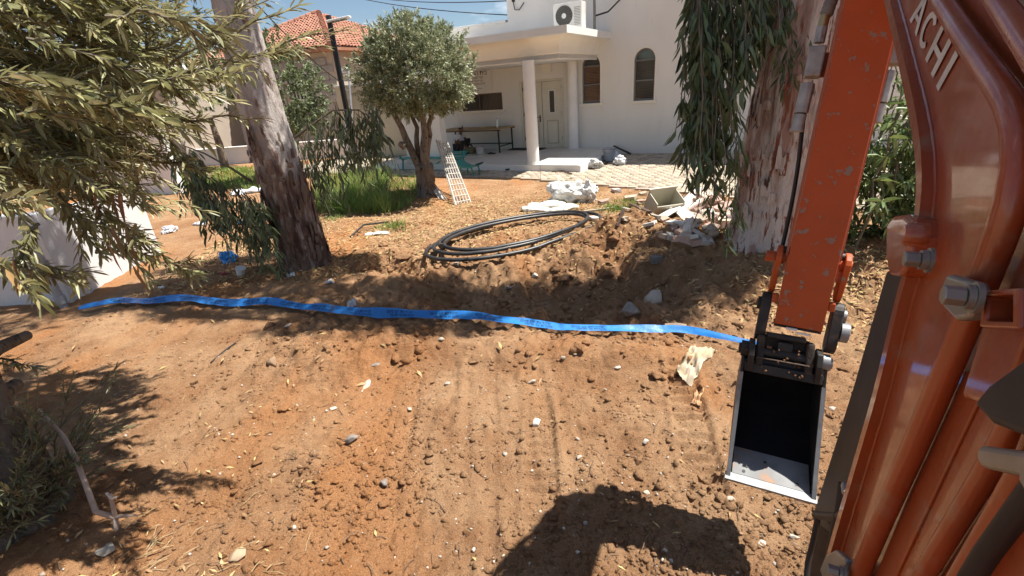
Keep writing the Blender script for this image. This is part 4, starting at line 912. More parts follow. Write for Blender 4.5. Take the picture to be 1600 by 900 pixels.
# ------------------------------------------------------------------ near olive on the left
n0 = np.array([-2.92, 2.0, tz(-2.92, 2.0)])
no = thing('olive_tree', n0, 'near olive tree at the left edge with long branches reaching into view', 'tree')
trunk('trunk', [n0 + [0, 0, -.2], n0 + [.02, .02, .25], n0 + [-.02, .1, .7], n0 + [-.12, .2, 1.15], n0 + [-.3, .35, 1.7], n0 + [-.45, .5, 2.6]], [.29, .24, .21, .19, .17, .12], M_olivebark, no, seg=64, rings=120, amp=.045, fr=(7, 2.2), seed=51, flare=.4)
def stub(a, b, r0, r1):
    MB().tube([a, (np.array(a) + np.array(b)) / 2 + [0, 0, .02], b], [r0, (r0 + r1) / 2, r1], 12).build('branch_stub', M_olivebark, no, smooth=True)
stub(n0 + [.05, .2, .85], at(42, 524, 2.9), .045, .03); stub(n0 + [.1, .1, .62], at(26, 600, 2.75), .05, .035)
fol = []; tw = MB()
H0 = n0 + np.array([-.45, .5, 2.6]); H1 = n0 + np.array([-.3, .35, 1.7])
def limb(a, b, r0, r1, sag=.1): 
    pth = path_pts(a, b, sag, 10, .02); MB().tube(pth, list(np.linspace(r0, r1, 10)), 8).build('limb', M_olivebark, no, smooth=True); return pth
limbs = [limb(H0, at(120, 60, 2.6), .07, .012), limb(H1, at(90, 200, 2.2), .06, .012), limb(H1, at(30, 330, 2.4), .05, .01), limb(H0, at(330, -20, 3.0), .06, .012, .2), limb(H0, at(200, 150, 2.9), .06, .01), limb(H1, at(190, 260, 2.7), .05, .01)]
def spray(a, b, nside, Ls, sag=.03, spacing=.022, skip=.0, Lm=.070, r0=.006):
    pth = path_pts(a, b, sag, 8, .008); tw.tube(pth, list(np.linspace(r0, .002, 8)), 5); out = leaves_on(pth, spacing, .5, Lm, .3, .155, droop=.05, skip=skip)
    T = np.array(b) - np.array(a); Lt = np.linalg.norm(T); T = T / Lt
    for _ in range(nside):
        f_ = rng.uniform(.1, .9); q = pth[int(f_ * 7)]; e = q + (T * rng.uniform(.5, 1.0) + rng.normal(0, .34, 3)) * Ls * rng.uniform(.6, 1.2); e[2] -= .02
        sp = path_pts(q, e, .01, 5, .004); tw.tube(sp, [.003, .0025, .002, .002, .0015], 4); out += leaves_on(sp, spacing, .5, Lm, .3, .155, droop=.08)
    return out
poly_top = lambda x: 0
def lower(x): return np.interp(x, [-200, 0, 60, 120, 180, 230, 280, 330, 400], [330, 335, 330, 330, 320, 285, 225, 170, 90])
cnt = 0
while cnt < 430:
    px_, py_ = rng.uniform(-160, 370), rng.uniform(-160, 330)
    if py_ > lower(px_) - 15: continue
    w_ = 1.0 if px_ < 210 else np.interp(px_, [210, 300, 370], [1.0, .75, .25])
    if rng.random() > w_: continue
    k = rng.uniform(1.75, 3.3) if px_ > 40 else rng.uniform(1.9, 3.0)
    tip = at(px_, py_, k); ln = rng.uniform(.35, .6); ang = rng.normal(np.interp(py_, [-160, 60, 330], [.40, .0, -.32]), .2)
    dr = rt * math.cos(ang) + up * math.sin(ang) + fw * rng.normal(0, .28); dr /= np.linalg.norm(dr)
    fol += spray(tip - dr * ln, tip, 4, .24); cnt += 1
for (ax, ay, bx, by, k, ns, Ls) in ((250, 120, 468, 8, 2.0, 3, .16), (260, 130, 500, 70, 2.1, 2, .12), (330, 110, 545, 46, 2.1, 1, .08), (300, 90, 420, 0, 2.1, 3, .15), (230, 200, 410, 185, 2.2, 3, .14), (200, 250, 330, 268, 2.3, 4, .15), (120, 300, 235, 290, 2.0, 5, .2),
                              (120, 290, 235, 440, 2.0, 4, .16), (90, 300, 160, 400, 2.0, 4, .15), (60, 310, 130, 330, 2.0, 3, .15), (190, 400, 305, 428, 2.4, 5, .16), (150, 395, 240, 400, 2.2, 3, .14), (60, 350, 30, 440, 1.7, 3, .12), (-20, 400, 60, 470, 1.6, 3, .1), (-10, 430, 120, 425, 1.9, 4, .14), (100, 330, 215, 385, 1.9, 4, .15), (170, 340, 260, 405, 2.2, 3, .14), (40, 430, 120, 440, 1.9, 3, .12),
                              (-10, 330, 60, 315, 1.6, 2, .1), (160, 315, 250, 330, 2.2, 4, .16), (-30, 560, 60, 575, 2.6, 2, .1)):
    fol += spray(at(ax, ay, k + .15), at(bx, by, k), ns, Ls, sag=.02, r0=.007)
# thick part of the crown over the picture, it shades the ground by the trunk
for _ in range(28):
    tip = np.array([rng.uniform(-2.3, -1.35), rng.uniform(2.1, 3.2), rng.uniform(2.75, 3.4)]); dr = unit(np.array([1, rng.normal(0, .4), rng.normal(.1, .3)])); 
    X, Y_, dp = project(tip[None]); 
    if Y_[0] > -40: tip[2] += .5
    fol += spray(tip - dr * .5, tip, 4, .25)
tag(tw.build('twig', M_twig, no), kind='stuff')
foliage(no, *unpack(fol), M_olive, 'olive_near', bend=.12, single=300)
dry = []
for (px_, py_, k, dx, dy) in ((195, 350, 1.9, .25, -1), (172, 345, 1.9, .35, -1), (168, 370, 1.9, .3, -1), (150, 280, 2.0, -.05, -1), (175, 290, 2.0, .1, -1), (185, 295, 2.0, .15, -1), (205, 410, 1.9, .55, -1), (20, 400, 1.6, .2, -1), (8, 420, 1.6, .5, -.7)):
    D = rt * dx + up * dy; dry.append((at(px_, py_, k), D, -fw + rng.normal(0, .3, 3), .16 if px_ > 100 else .09, .018))
V, F = leaf_batch(*unpack(dry), .1, True); tag(npmesh('dry_leaf', V, F, M_drybrown, no), kind='stuff')
# suckers at the foot of the near olive
fol = []; tw = MB()
for _ in range(52):
    a = rng.uniform(-1.4, 1.2); b = n0 + np.array([.28 * math.cos(a), .28 * math.sin(a), rng.uniform(0, .35)]); e = b + np.array([rng.uniform(.05, .38), rng.normal(-.05, .2), rng.uniform(.05, .55)])
    fol += spray(b, e, 2, .14, sag=.02, Lm=.05, spacing=.03)
sck = MB(); tag(tw.build('sucker_twig', M_twig, no), kind='stuff')
foliage(no, *unpack(fol), pmat('sucker_leaf', (.17, .18, .08), (.25, .245, .12), scale=3, rough=.5, island=.4, trans=.2), 'sucker', bend=.12, single=0, part='sucker_leaf')

# ------------------------------------------------------------------ grass
def blades(name, n, place, hgt, mat, label=None, width=.012, lean=.55):
    V = []; F = []; X = [place() for _ in range(n)]; xs = np.array([p[0] for p in X]); ys = np.array([p[1] for p in X]); hs_ = np.array([p[2] for p in X]) * hgt; zs = terrain(xs, ys)
    a = rng.random(n) * 6.28; ln = rng.normal(0, lean, (n, 2)) * hs_[:, None]; w_ = width * rng.uniform(.6, 1.2, n)
    sx, sy = np.cos(a) * w_ / 2, np.sin(a) * w_ / 2
    P = [np.stack([xs - sx, ys - sy, zs - .01], 1), np.stack([xs + sx, ys + sy, zs - .01], 1), np.stack([xs + sx * .7 + ln[:, 0] * .35, ys + sy * .7 + ln[:, 1] * .35, zs + hs_ * .6], 1), np.stack([xs - sx * .7 + ln[:, 0] * .35, ys - sy * .7 + ln[:, 1] * .35, zs + hs_ * .6], 1), np.stack([xs + ln[:, 0], ys + ln[:, 1], zs + hs_], 1)]
    V = np.stack(P, 1).reshape(-1, 3); F = (np.arange(n)[:, None, None] * 5 + np.array([(0, 1, 2), (0, 2, 3), (3, 2, 4)])[None]).reshape(-1, 3)
    return tag(npmesh(name, V, F, mat), label, kind='stuff')
M_grass = pmat('grass_blade', (.14, .24, .04), (.25, .33, .09), scale=2, rough=.6, island=.4, trans=.3)
def g_clump():
    while True:
        px_, py_ = rng.uniform(495, 665), rng.uniform(268, 336); c = ((px_ - 560) / 95) ** 2 + ((py_ - 305) / 34) ** 2
        if c < 1 or (px_ > 600 and py_ < 305 and rng.random() < .5):
            p = gz(px_, py_); return p[0], p[1], rng.uniform(.35, 1) * (1.2 if px_ < 610 else .5) * (.75 + .5 * float(vn2(np.array([px_ / 13]), np.array([py_ / 7]), 8)[0]))
blades('grass', 7000, g_clump, .42, M_grass, 'tall green grass clump between the leaning eucalyptus and the round olive')
def g_lawn():
    p = gz(rng.uniform(255, 420), rng.uniform(262, 296)); return p[0], p[1], rng.uniform(.5, 1)
blades('lawn', 5000, g_lawn, .14, M_grass, 'short green lawn strip behind the leaning eucalyptus trunk', width=.03)
tufts = [(615, 357, .5, 90), (880, 318, .3, 40), (905, 312, .5, 60), (960, 330, .5, 120), (985, 318, .4, 80), (915, 300, .6, 50), (1128, 395, .4, 30), (495, 330, .5, 120), (520, 342, .3, 60)]
def g_tuft():
    px_, py_, s_, w_ = tufts[rng.choice(len(tufts), p=np.array([t[3] for t in tufts]) / sum(t[3] for t in tufts))]
    p = gz(px_, py_); return p[0] + rng.normal(0, .14), p[1] + rng.normal(0, .14), rng.uniform(.4, 1) * s_
blades('weed', 1300, g_tuft, .28, M_grass, 'sparse green weeds sprouting from the sunlit soil', width=.014)
# ------------------------------------------------------------------ loose ground cover
bm_ = bmesh.new(); bmesh.ops.create_icosphere(bm_, subdivisions=1, radius=1); ICO_V = np.array([v.co[:] for v in bm_.verts]); ICO_F = np.array([[v.index for v in f.verts] for f in bm_.faces]); bm_.free()
bm_ = bmesh.new(); bmesh.ops.create_icosphere(bm_, subdivisions=5, radius=1); ICO5_V = np.array([v.co[:] for v in bm_.verts]); ICO5_F = np.array([[v.index for v in f.verts] for f in bm_.faces]); bm_.free()
bm_ = bmesh.new(); bmesh.ops.create_icosphere(bm_, subdivisions=3, radius=1); ICO3_V = np.array([v.co[:] for v in bm_.verts]); ICO3_F = np.array([[v.index for v in f.verts] for f in bm_.faces]); bm_.free()
def rotz(a): c, q = np.cos(a), np.sin(a); o = np.zeros_like(c); return np.stack([np.stack([c, -q, o], -1), np.stack([q, c, o], -1), np.stack([o, o, o + 1], -1)], -2)
def lumps(x, y, s, sink=.55):
    n = len(x); z = terrain(x, y); k = len(ICO_V)
    sc3 = s[:, None] * rng.uniform(.6, 1.3, (n, 3)) * np.array([1, 1, .75]); V = ICO_V[None] * (1 + rng.normal(0, .28, (n, k, 1))) * sc3[:, None, :]
    Rz = rotz(rng.random(n) * 6.28); V = np.einsum('nij,nkj->nki', Rz, V) + np.stack([x, y, z + s * (.6 - sink)], 1)[:, None, :]
    return V.reshape(-1, 3), (np.arange(n)[:, None, None] * k + ICO_F[None]).reshape(-1, 3)
def scatter(n, w, box=((-4.5, 4.5), (1.2, 9))):
    xs, ys = [], []
    while len(xs) < n:
        d = rng.random(4000); yy = box[1][0] * (box[1][1] / box[1][0]) ** d; xx = rng.uniform(-1, 1, 4000) * np.minimum(1.15 * yy + .6, 5) + .1
        ok = rng.random(4000) < w(xx, yy); xs += list(xx[ok]); ys += list(yy[ok])
    return np.array(xs[:n]), np.array(ys[:n])
cx_, cy_ = scatter(24000, lambda x, y: np.clip(rough_zone(x, y) * (.25 + .9 * sst(-.1, .45, fbm2(x * 1.3, y * 1.3, 91, 3))), .02, 1), ((0, 0), (1.2, 8.5)))
cs_ = np.clip(rng.lognormal(math.log(.0068), .6, len(cx_)), .0025, .026)
bx2, by2 = scatter(900, lambda x, y: np.clip(gs(x, y, .5, 5.2, 1.9, .9, .8) + gs(x, y, 1.7, 6.2, .8, .5, .8) + gs(x, y, -1.4, 6.0, .8, .35, .8) + gs(x, y, .2, 3.6, 1.9, .25, .35), 0, 1), ((0, 0), (2.8, 7.5)))
cx_, cy_, cs_ = np.concatenate([cx_, bx2]), np.concatenate([cy_, by2]), np.concatenate([cs_, np.clip(rng.lognormal(math.log(.022), .45, 900), .012, .06)])
V, F = lumps(cx_, cy_, cs_); tag(npmesh('soil_clod', V, F, M_clod), 'loose crumbs of red brown soil over the dug ground', kind='stuff')
cx_, cy_ = scatter(1300, lambda x, y: .3 + .7 * sst(0, .5, fbm2(x * 1.1, y * 1.1, 95, 3)), ((0, 0), (1.2, 8.5)))
V, F = lumps(cx_, cy_, np.clip(rng.lognormal(math.log(.0048), .45, len(cx_)), .0025, .014), .2); tag(npmesh('pebble', V, F, M_stone), 'tiny pale pebbles strewn over the soil', kind='stuff')
# leaf litter: curled dry leaves, dense under the trees
M_litter = pmat('leaf_litter', (.50, .36, .17), (.36, .235, .11), scale=5, rough=.85, island=.4, trans=.12)
LZ = [(-4.6, 7.6, 1.3, 1.0, 1.0), (-1.5, 9.0, 2.6, 1.1, 1.0), (.2, 8.4, 1.4, .8, .8), (0.1, 6.8, 1.3, .6, .45), (3.9, 4.6, 1.2, .9, 1.0), (2.9, 4.0, .7, .5, .6), (-2.7, 6.1, 1.3, .4, .8), (2.2, 6.4, .8, .6, .6), (-1.55, 1.65, .35, .22, .12), (-1.9, 2.5, .5, .5, .12), (-1.6, 7.3, 1.1, .7, .7), (2.2, 8.2, 1.5, .8, .6), (1.2, 5.6, 1.2, .5, .3), (-3.5, 5.9, 1.5, .35, .6), (-1.2, 2.6, .8, .9, .02)]
def lit_w(x, y):
    r_ = .008
    for (a, b, c, d, e) in LZ: r_ = r_ + gs(x, y, a, b, c, d, e)
    return np.clip(r_ * (.25 + .75 * sst(2.6, 4.2, y)), 0, 1)
lx, ly = scatter(19000, lit_w, ((0, 0), (1.3, 11.5)))
n = len(lx); lz = terrain(lx, ly); a = rng.random(n) * 6.28; tl = rng.normal(0, .28, n)
l = rng.uniform(.04, .095, n) * np.where(ly < 3, .62, 1); D = np.stack([np.cos(a), np.sin(a), tl], 1); N = np.stack([rng.normal(0, .35, n), rng.normal(0, .35, n), np.ones(n)], 1)
V, F = leaf_batch(np.stack([lx, ly, lz + .010 + .5 * np.abs(tl) * l], 1), D, N, l, l * rng.uniform(.16, .3, n), .12, False)
tag(npmesh('leaf_litter', V, F, M_litter), 'dry yellow eucalyptus leaves littering the soil', kind='stuff')
# straw lying by the near olive and dark rootlets
sx_, sy_ = [], []
V = []; F = []
tws = MB()
for _ in range(34):
    p = gp(*(lambda c: (c[0] + rng.normal(0, c[2]), min(895, c[1] + rng.normal(0, c[3]))))(((235, 850, 45, 30), (395, 860, 35, 28), (250, 870, 30, 20))[rng.integers(0, 3)]))
    a = rng.normal(1.0, .7); ln = rng.uniform(.05, .16); q = [p + np.array([math.cos(a) * ln * t, math.sin(a) * ln * t, .008 + .02 * math.sin(3.1 * t) * rng.random()]) for t in (0, .33, .66, 1)]
    tws.tube(q, [.0022, .002, .0018, .0014], 4)
tag(tws.build('straw', pmat('straw', (.44, .33, .18), (.34, .25, .13), scale=8, rough=.8)), 'pale dry straw stalks on the soil at the bottom left', kind='stuff')
tws = MB()
rx_, ry_ = scatter(420, lambda x, y: np.full_like(x, .5), ((0, 0), (1.3, 7.5))); rz_ = terrain(rx_, ry_)
for x, y, z in zip(rx_.tolist(), ry_.tolist(), rz_.tolist()):
    a = rng.random() * 6.28; ln = rng.uniform(.03, .12)
    tws.tube([(x + math.cos(a) * ln * t, y + math.sin(a) * ln * t + .01 * math.sin(4 * t), z + .006 + .01 * t) for t in (0, .5, 1)], [.0028, .0024, .0015], 4)
tag(tws.build('rootlet', pmat('rootlet', (.12, .075, .05), (.24, .16, .10), scale=8, rough=.9)), 'broken twigs and rootlets scattered over the soil', kind='stuff')

# ------------------------------------------------------------------ single stones
def rock(name, px_, py_, wpx, mat, label, cat='stone', flat=.6, group=None, elong=1.25, seed=None, sink=.3):
    p = gp(px_, py_); k = (p - CAM) @ fw; r_ = wpx / FPX * k / 2; sd = int(px_ * 7 + py_) if seed is None else seed
    rr = np.random.default_rng(sd); A = Matrix.Rotation(rr.random() * 6.28, 3, 'Z')
    V = ICO3_V * (1 + .30 * vn3(ICO3_V[:, 0] * 1.4 + sd, ICO3_V[:, 1] * 1.4, ICO3_V[:, 2] * 1.4, sd)[:, None] + .10 * vn3(ICO3_V[:, 0] * 3.5 + sd, ICO3_V[:, 1] * 3.5, ICO3_V[:, 2] * 3.5, sd)[:, None])
    for _ in range(13):   # chip flat faces off
        nn = unit(rr.normal(0, 1, 3)); d = V @ nn; lim = rr.uniform(.42, .72); V = V - np.maximum(d - lim, 0)[:, None] * nn
    V = V * np.array([elong, 1 / elong ** .5, flat]) * r_ / 1.05
    V = V @ np.array(A).T; b = np.array([p[0], p[1], p[2]])
    o = npmesh(name, V + b + np.array([0, 0, r_ * flat * (1 - sink) - .2 * r_]), ICO3_F, mat, base=b, smooth=False)
    return tag(o, label, cat, group)
rock('rock', 1020, 474, 54, pmat('pale_rock', (.58, .50, .40), (.48, .39, .30), scale=9, rough=.9, bump=.01, bscale=20), 'large pale rock lying in the dug pit, sunlit', flat=.7)
rock('rock', 986, 490, 42, M_greystone, 'dark grey rock left of the large pale rock in the pit', flat=.65)
rock('stone', 838, 662, 17, pmat('white_stone', (.72, .70, .66), (.6, .57, .52), scale=20, rough=.8), 'single white angular stone in the middle of the foreground soil', flat=.8)
rock('stone', 832, 598, 13, M_stone, 'small cream stone above the white angular stone', flat=.7)
rock('stone', 600, 757, 20, M_greystone, 'bluish grey stone beside the smooth orange track in the foreground', flat=.7)
rock('stone', 548, 690, 20, M_greystone, 'grey speckled stone on the left foreground soil', flat=.7)
rock('stone', 425, 567, 30, pmat('brown_rock', (.33, .22, .14), (.24, .15, .09), scale=12, rough=.9), 'brown rock poking out of the ridge at its left end', flat=.5, elong=1.6)
rock('stone', 572, 602, 24, M_stone, 'flat pale stone half buried in the ridge slope', flat=.3, elong=1.5)
rock('stone', 585, 568, 22, M_greystone, 'flat grey slate chip on the ridge crest', flat=.18, elong=1.5)
rock('stone', 1140, 780, 18, M_stone, 'flat stone near the left corner of the excavator bucket', flat=.45)
rock('stone', 165, 860, 34, M_stone, 'pale stone beside the dead branch foot', flat=.4)
rock('stone', 370, 868, 38, pmat('tan_rock', (.40, .30, .20), (.32, .23, .15), scale=12, rough=.9), 'flat tan stone among straw at the bottom left', flat=.35, elong=1.4)
rock('stone', 715, 412, 16, M_stone, 'pale stone at the near edge of the pipe coil', flat=.6)
rock('stone', 836, 433, 12, pmat('cream_stone', (.62, .55, .44), rough=.8), 'small cream stone below the pipe coil', flat=.9)
rock('stone', 796, 450, 16, M_greystone, 'grey stone in the shaded pit below the pipe coil', flat=.5)
for (px_, py_, w_) in ((430, 700, 14), (365, 760, 13), (495, 780, 12), (690, 740, 11), (755, 715, 11), (905, 715, 12), (930, 640, 11), (1010, 690, 12), (965, 575, 11), (880, 560, 12), (700, 600, 11), (640, 640, 11), (520, 640, 12), (470, 735, 12), (740, 860, 13), (560, 850, 12), (675, 800, 11), (1010, 770, 13), (1050, 700, 11), (340, 680, 12), (305, 598, 14), (250, 520, 12), (790, 625, 10), (1085, 640, 13), (1240, 840, 14), (1195, 800, 14), (1190, 850, 13), (1300, 640, 13), (1305, 610, 12), (620, 535, 12), (690, 530, 11), (450, 510, 13)):
    rock('stone', px_, py_, w_, (M_stone, M_clod, M_clod, M_clod)[int(px_ + py_) % 4], 'small loose stone or hard clod on the foreground soil', group='loose stones on the foreground soil', flat=.6)
for (px_, py_, w_) in ((1000, 720, 22), (445, 640, 22), (1030, 590, 22), (905, 545, 24), (620, 560, 20), (1075, 560, 22), (1320, 580, 22), (570, 420, 24), (630, 405, 26), (600, 385, 24), (660, 425, 22), (880, 440, 24), (950, 430, 26), (1040, 440, 24), (1090, 470, 24), (1000, 385, 26), (960, 375, 24)):
    rock('soil_lump', px_, py_, w_, M_clod, 'fist sized lump of red brown soil on the dug ground', 'soil lump', group='large soil lumps on the dug ground', flat=.65)
cb = gp(1025, 410)
tag(MB().box(cb + [0, 0, .04], (.13, .09, .09), Matrix.Rotation(.3, 3, 'Z')).build('concrete_block', pmat('block_grey', (.23, .21, .19), (.17, .155, .14), scale=30, rough=.95, bump=.004), base=cb, bevel=.008), 'small dark grey concrete block on the spoil heap slope', 'block')

# ------------------------------------------------------------------ black pipe coil
M_hose = pmat('black_pipe', (.018, .018, .020), (.05, .045, .042), scale=7, rough=.42, spec=.5, third=(.16, .105, .07), tscale=6, tlo=.62, thi=.75)
pc = thing('pipe_coil', gp(810, 375), 'loose coil of black plastic pipe lying on the sunlit soil', 'pipe')
ctr = np.array(pc.location); A_, B_ = gp(684, 408), gp(918, 342); mj = (B_ - A_)[:2]; lj = np.linalg.norm(mj) / 2; mj = mj / np.linalg.norm(mj)
ctr2 = (A_ + B_) / 2; mn = np.array([-mj[1], mj[0]])
ph_ = np.linspace(-.6, 2 * math.pi * 3 + .9, 200); pts = []
for i, q in enumerate(ph_):
    lap = q / (2 * math.pi); g_ = 1.04 + .07 * math.sin(lap * 2.1 + .5) - .045 * lap + .025 * math.sin(q * 1.3 + lap)
    x = ctr2[0] + mj[0] * lj * g_ * math.cos(q + 2.2) + mn[0] * .66 * g_ * math.sin(q + 2.2) + .05 * math.sin(lap * 3)
    y = ctr2[1] + mj[1] * lj * g_ * math.cos(q + 2.2) + mn[1] * .66 * g_ * math.sin(q + 2.2)
    pts.append((x, y))
pts = np.array(pts); zs = terrain(pts[:, 0], pts[:, 1]); zs = np.convolve(np.pad(zs, 20, 'edge'), np.ones(41) / 41, 'valid')
zz = np.maximum(zs, terrain(pts[:, 0], pts[:, 1]) - .03) + .045 + .030 * (ph_ / 6.28) + .04 * np.clip(np.sin(ph_ + 1.2), 0, 1)
zz = np.convolve(np.pad(zz, 4, 'edge'), np.ones(9) / 9, 'valid')
MB().tube([(p[0], p[1], z) for p, z in zip(pts, zz)], .027, 12).build('pipe', M_hose, pc, smooth=True)
for e, d in ((0, 1), (-1, -2)):
    a, b = np.array([*pts[e], zz[e]]), np.array([*pts[e + (1 if e == 0 else -1)], zz[e + (1 if e == 0 else -1)]]); u_ = unit(a - b)
    MB().cyl(a, a + u_ * .004, .033, 12).build('pipe_end', M_hose, pc)
# short black pipe piece
q = [gp(548, 372), gp(570, 360), gp(608, 351)]
tag(MB().tube([q[0] + [0, 0, .02], q[1] + [0, 0, .10], q[2] + [0, 0, .05]], .016, 8).build('pipe_offcut', M_hose, base=q[0], smooth=True), 'short bent black pipe offcut right of the leaning trunk', 'pipe')
q = [gp(330, 568), gp(372, 535)]
tag(MB().tube([q[0] + [0, 0, .01], q[0] * .5 + q[1] * .5 + [0, 0, .02], q[1] + [0, 0, .012]], .007, 6).build('rod', M_hose, base=q[0], smooth=True), 'thin dark rod lying on the orange soil left of the ridge', 'rod')

# ------------------------------------------------------------------ blue warning tape with Hebrew print
M_tape = pmat('blue_tape', (.025, .20, .60), (.035, .25, .66), scale=5, rough=.4, spec=.5, trans=.12, third=(.16, .17, .24), tscale=4, tlo=.60, thi=.74, bump=.004, bscale=22)
tp = [(118, 482), (140, 478), (165, 473), (190, 470), (215, 472), (240, 473), (268, 469), (300, 470), (330, 474), (360, 477), (420, 473), (480, 482), (560, 492), (640, 497), (740, 501), (800, 511), (880, 518), (950, 518), (1000, 517), (1040, 517), (1075, 519), (1110, 528), (1160, 541), (1195, 549)]
P = np.array([gz(*p, .06) for p in tp]); s_ = np.concatenate([[0], np.cumsum(np.linalg.norm(np.diff(P[:, :2], axis=0), axis=1))]); NT = 220; ss = np.linspace(0, s_[-1], NT)
TX, TY = np.interp(ss, s_, P[:, 0]), np.interp(ss, s_, P[:, 1]); kk = np.ones(7) / 7
TX = np.convolve(np.pad(TX, 3, 'edge'), kk, 'valid'); TY = np.convolve(np.pad(TY, 3, 'edge'), kk, 'valid')
tang = unit(np.stack([np.gradient(TX), np.gradient(TY)], 1)); nrm = np.stack([-tang[:, 1], tang[:, 0]], 1)
TW = .105; tilt = .45 + .22 * vn2(ss * 1.3, ss * 0, 3) + .15 * vn2(ss * 4, ss * 0, 4)          # far edge lifted
TW_ = np.interp(ss, [0, .25, 3.9, 4.6, 6.2, 7.6, 20], [.05, .105, .105, .10, .085, .045, .04])
def tape_pt(u, v, off=0.0):          # u metres along, v across from 0 (near edge) to 1
    x, y = np.interp(u, ss, TX), np.interp(u, ss, TY); nx2, ny2 = np.interp(u, ss, nrm[:, 0]), np.interp(u, ss, nrm[:, 1]); tt_ = np.interp(u, ss, tilt); w_ = np.interp(u, ss, TW_)
    d = (v - .5) * w_; zc = tape_z(u)
    return np.array([x + nx2 * d * np.cos(tt_) - nx2 * off * np.sin(tt_), y + ny2 * d * np.cos(tt_) - ny2 * off * np.sin(tt_), zc + d * np.sin(tt_) + .014 * float(vn2(np.array([u * 2.7 + v]), np.array([v * .8]), 6)[0]) + .006 * float(vn2(np.array([u * 9]), np.array([v * 2.5]), 7)[0]) + off * np.cos(tt_)])
zt_ = np.max([terrain(TX + nrm[:, 0] * d, TY + nrm[:, 1] * d) for d in (-.08, -.04, 0, .04, .08)], 0); zt_ = np.convolve(np.pad(zt_, 20, 'edge'), np.ones(41) / 41, 'valid') + .06 
zt_ = np.maximum(zt_, np.max([terrain(TX + nrm[:, 0] * d, TY + nrm[:, 1] * d) for d in (-.07, -.035, 0)], 0) + .03); zt_ = np.convolve(np.pad(zt_, 6, 'edge'), np.ones(13) / 13, 'valid')
def tape_z(u): return np.interp(u, ss, zt_)
tpo = thing('warning_tape', (P[11][0], P[11][1], float(P[11][2])), 'long blue plastic warning tape with black print stretched across the soil', 'tape')
V = np.array([tape_pt(u, v) for u in ss for v in np.linspace(0, 1, 7)]); i = np.arange(NT * 7).reshape(NT, 7)
F = np.stack([i[:-1, :-1].ravel(), i[1:, :-1].ravel(), i[1:, 1:].ravel(), i[:-1, 1:].ravel()], 1)
npmesh('tape_strip', V, F, M_tape, tpo, smooth=True)
tv, tf = text_mesh('זהירות קו מים'[::-1], .055); tv2, tf2 = text_mesh('מקורות אל תחפור'[::-1], .04)
lv = []; lf = []
u0 = .35
while u0 < 6.1:
    for (vv, ff, v0, du, sc_) in ((tv, tf, .46, 0, .92), (tv2, tf2, .14, .04, .9)):
        n = len(lv); lv += [tape_pt(u0 + du + p[0] * sc_, v0 + p[1] * sc_ / TW, .004) for p in vv]; lf += [tuple(a + n for a in f) for f in ff]
    u0 += .47
m = MB(); m.add(lv, lf); tag(m.build('lettering', pmat('tape_print', (.010, .02, .06), rough=.6), tpo), kind='stuff')

# ------------------------------------------------------------------ sack, plaster spill, box, boards, rubble
M_sack = pmat('sack_plastic', (.70, .69, .66), (.60, .59, .56), scale=5, rough=.5, bump=.02, bscale=11, third=(.20, .20, .20), tscale=5.5, tlo=.60, thi=.64)
def lumpy(name, c, r3, mat, seed, rough_=.25, rot=0., parent=None, freq=2.2, base=None, crease=.12):
    q = ICO5_V; d = 1 + rough_ * vn3(q[:, 0] * freq + seed, q[:, 1] * freq, q[:, 2] * freq, seed)
    for oc in range(4): f2 = freq * 1.6 * 1.9 ** oc; d = d - crease * .62 ** oc * np.abs(vn3(q[:, 0] * f2 + seed + .4 * q[:, 2], q[:, 1] * f2, q[:, 2] * f2 * .7, seed + 1 + oc))
    V = q * d[:, None] * np.array(r3); c_, s2 = math.cos(rot), math.sin(rot); V = np.stack([V[:, 0] * c_ - V[:, 1] * s2, V[:, 0] * s2 + V[:, 1] * c_, np.maximum(V[:, 2], -r3[2] * .45)], 1) + np.array(c)
    return npmesh(name, V, ICO5_F, mat, parent, smooth=True, base=base)
k0 = gp(893, 320); sk = thing('cement_sack', k0, 'white plastic sack with grey print slumped beside spilled plaster', 'sack')
lumpy('sack_body', k0 + [-.02, .25, .14], (.44, .27, .27), M_sack, 4, .42, -.1, sk, 1.9, crease=.22)
lumpy('sack_fold', k0 + [.32, .10, .12], (.20, .17, .27), M_sack, 9, .35, .2, sk, 2.0, crease=.3)
tag(lumpy('plaster_heap', gp(858, 328) + [0, 0, .0], (.50, .36, .16), pmat('plaster_powder', (.66, .64, .58), (.58, .55, .47), scale=9, rough=1, bump=.01, bscale=30), 14, .3, -.4, None, 2.5, base=gp(858, 328)), 'spilled heap of white plaster powder between the sack and the pipe coil', 'heap')
bc = gp(1036, 340); ba_ = R(12)
M_box = pmat('beige_plastic', (.50, .47, .37), (.44, .41, .31), scale=6, rough=.6)
bx0 = thing('plastic_box', bc, 'open beige plastic meter box lying on rubble', 'box')
def bxf(p):
    q = Matrix.Rotation(ba_, 3, 'Z') @ Matrix.Rotation(R(28), 3, 'X') @ Vector(p); return np.array(bc) + np.array(q) + [0, .1, .06]
bb_ = MB(bxf); w2, d2, h2, t2 = .24, .17, .36, .018
bb_.bb(-w2, w2, -d2, -d2 + t2, 0, h2 * .8).bb(-w2, w2, d2 - t2, d2, 0, h2).bb(-w2, -w2 + t2, -d2 + t2, d2 - t2, 0, h2 * .9).bb(w2 - t2, w2, -d2 + t2, d2 - t2, 0, h2 * .9).bb(-w2 + t2, w2 - t2, -d2 + t2, d2 - t2, 0, t2)
bb_.build('box_shell', M_box, bx0, bevel=.006)
MB(bxf).bb(-.02, .02, -d2 - .012, -d2, h2 * .6, h2 * .74).build('latch', M_white, bx0, bevel=.003)
MB(bxf).bb(-w2 - .008, w2 + .008, d2 - t2 - .006, d2 + .006, h2, h2 + .02).build('rim', M_box, bx0, bevel=.004)
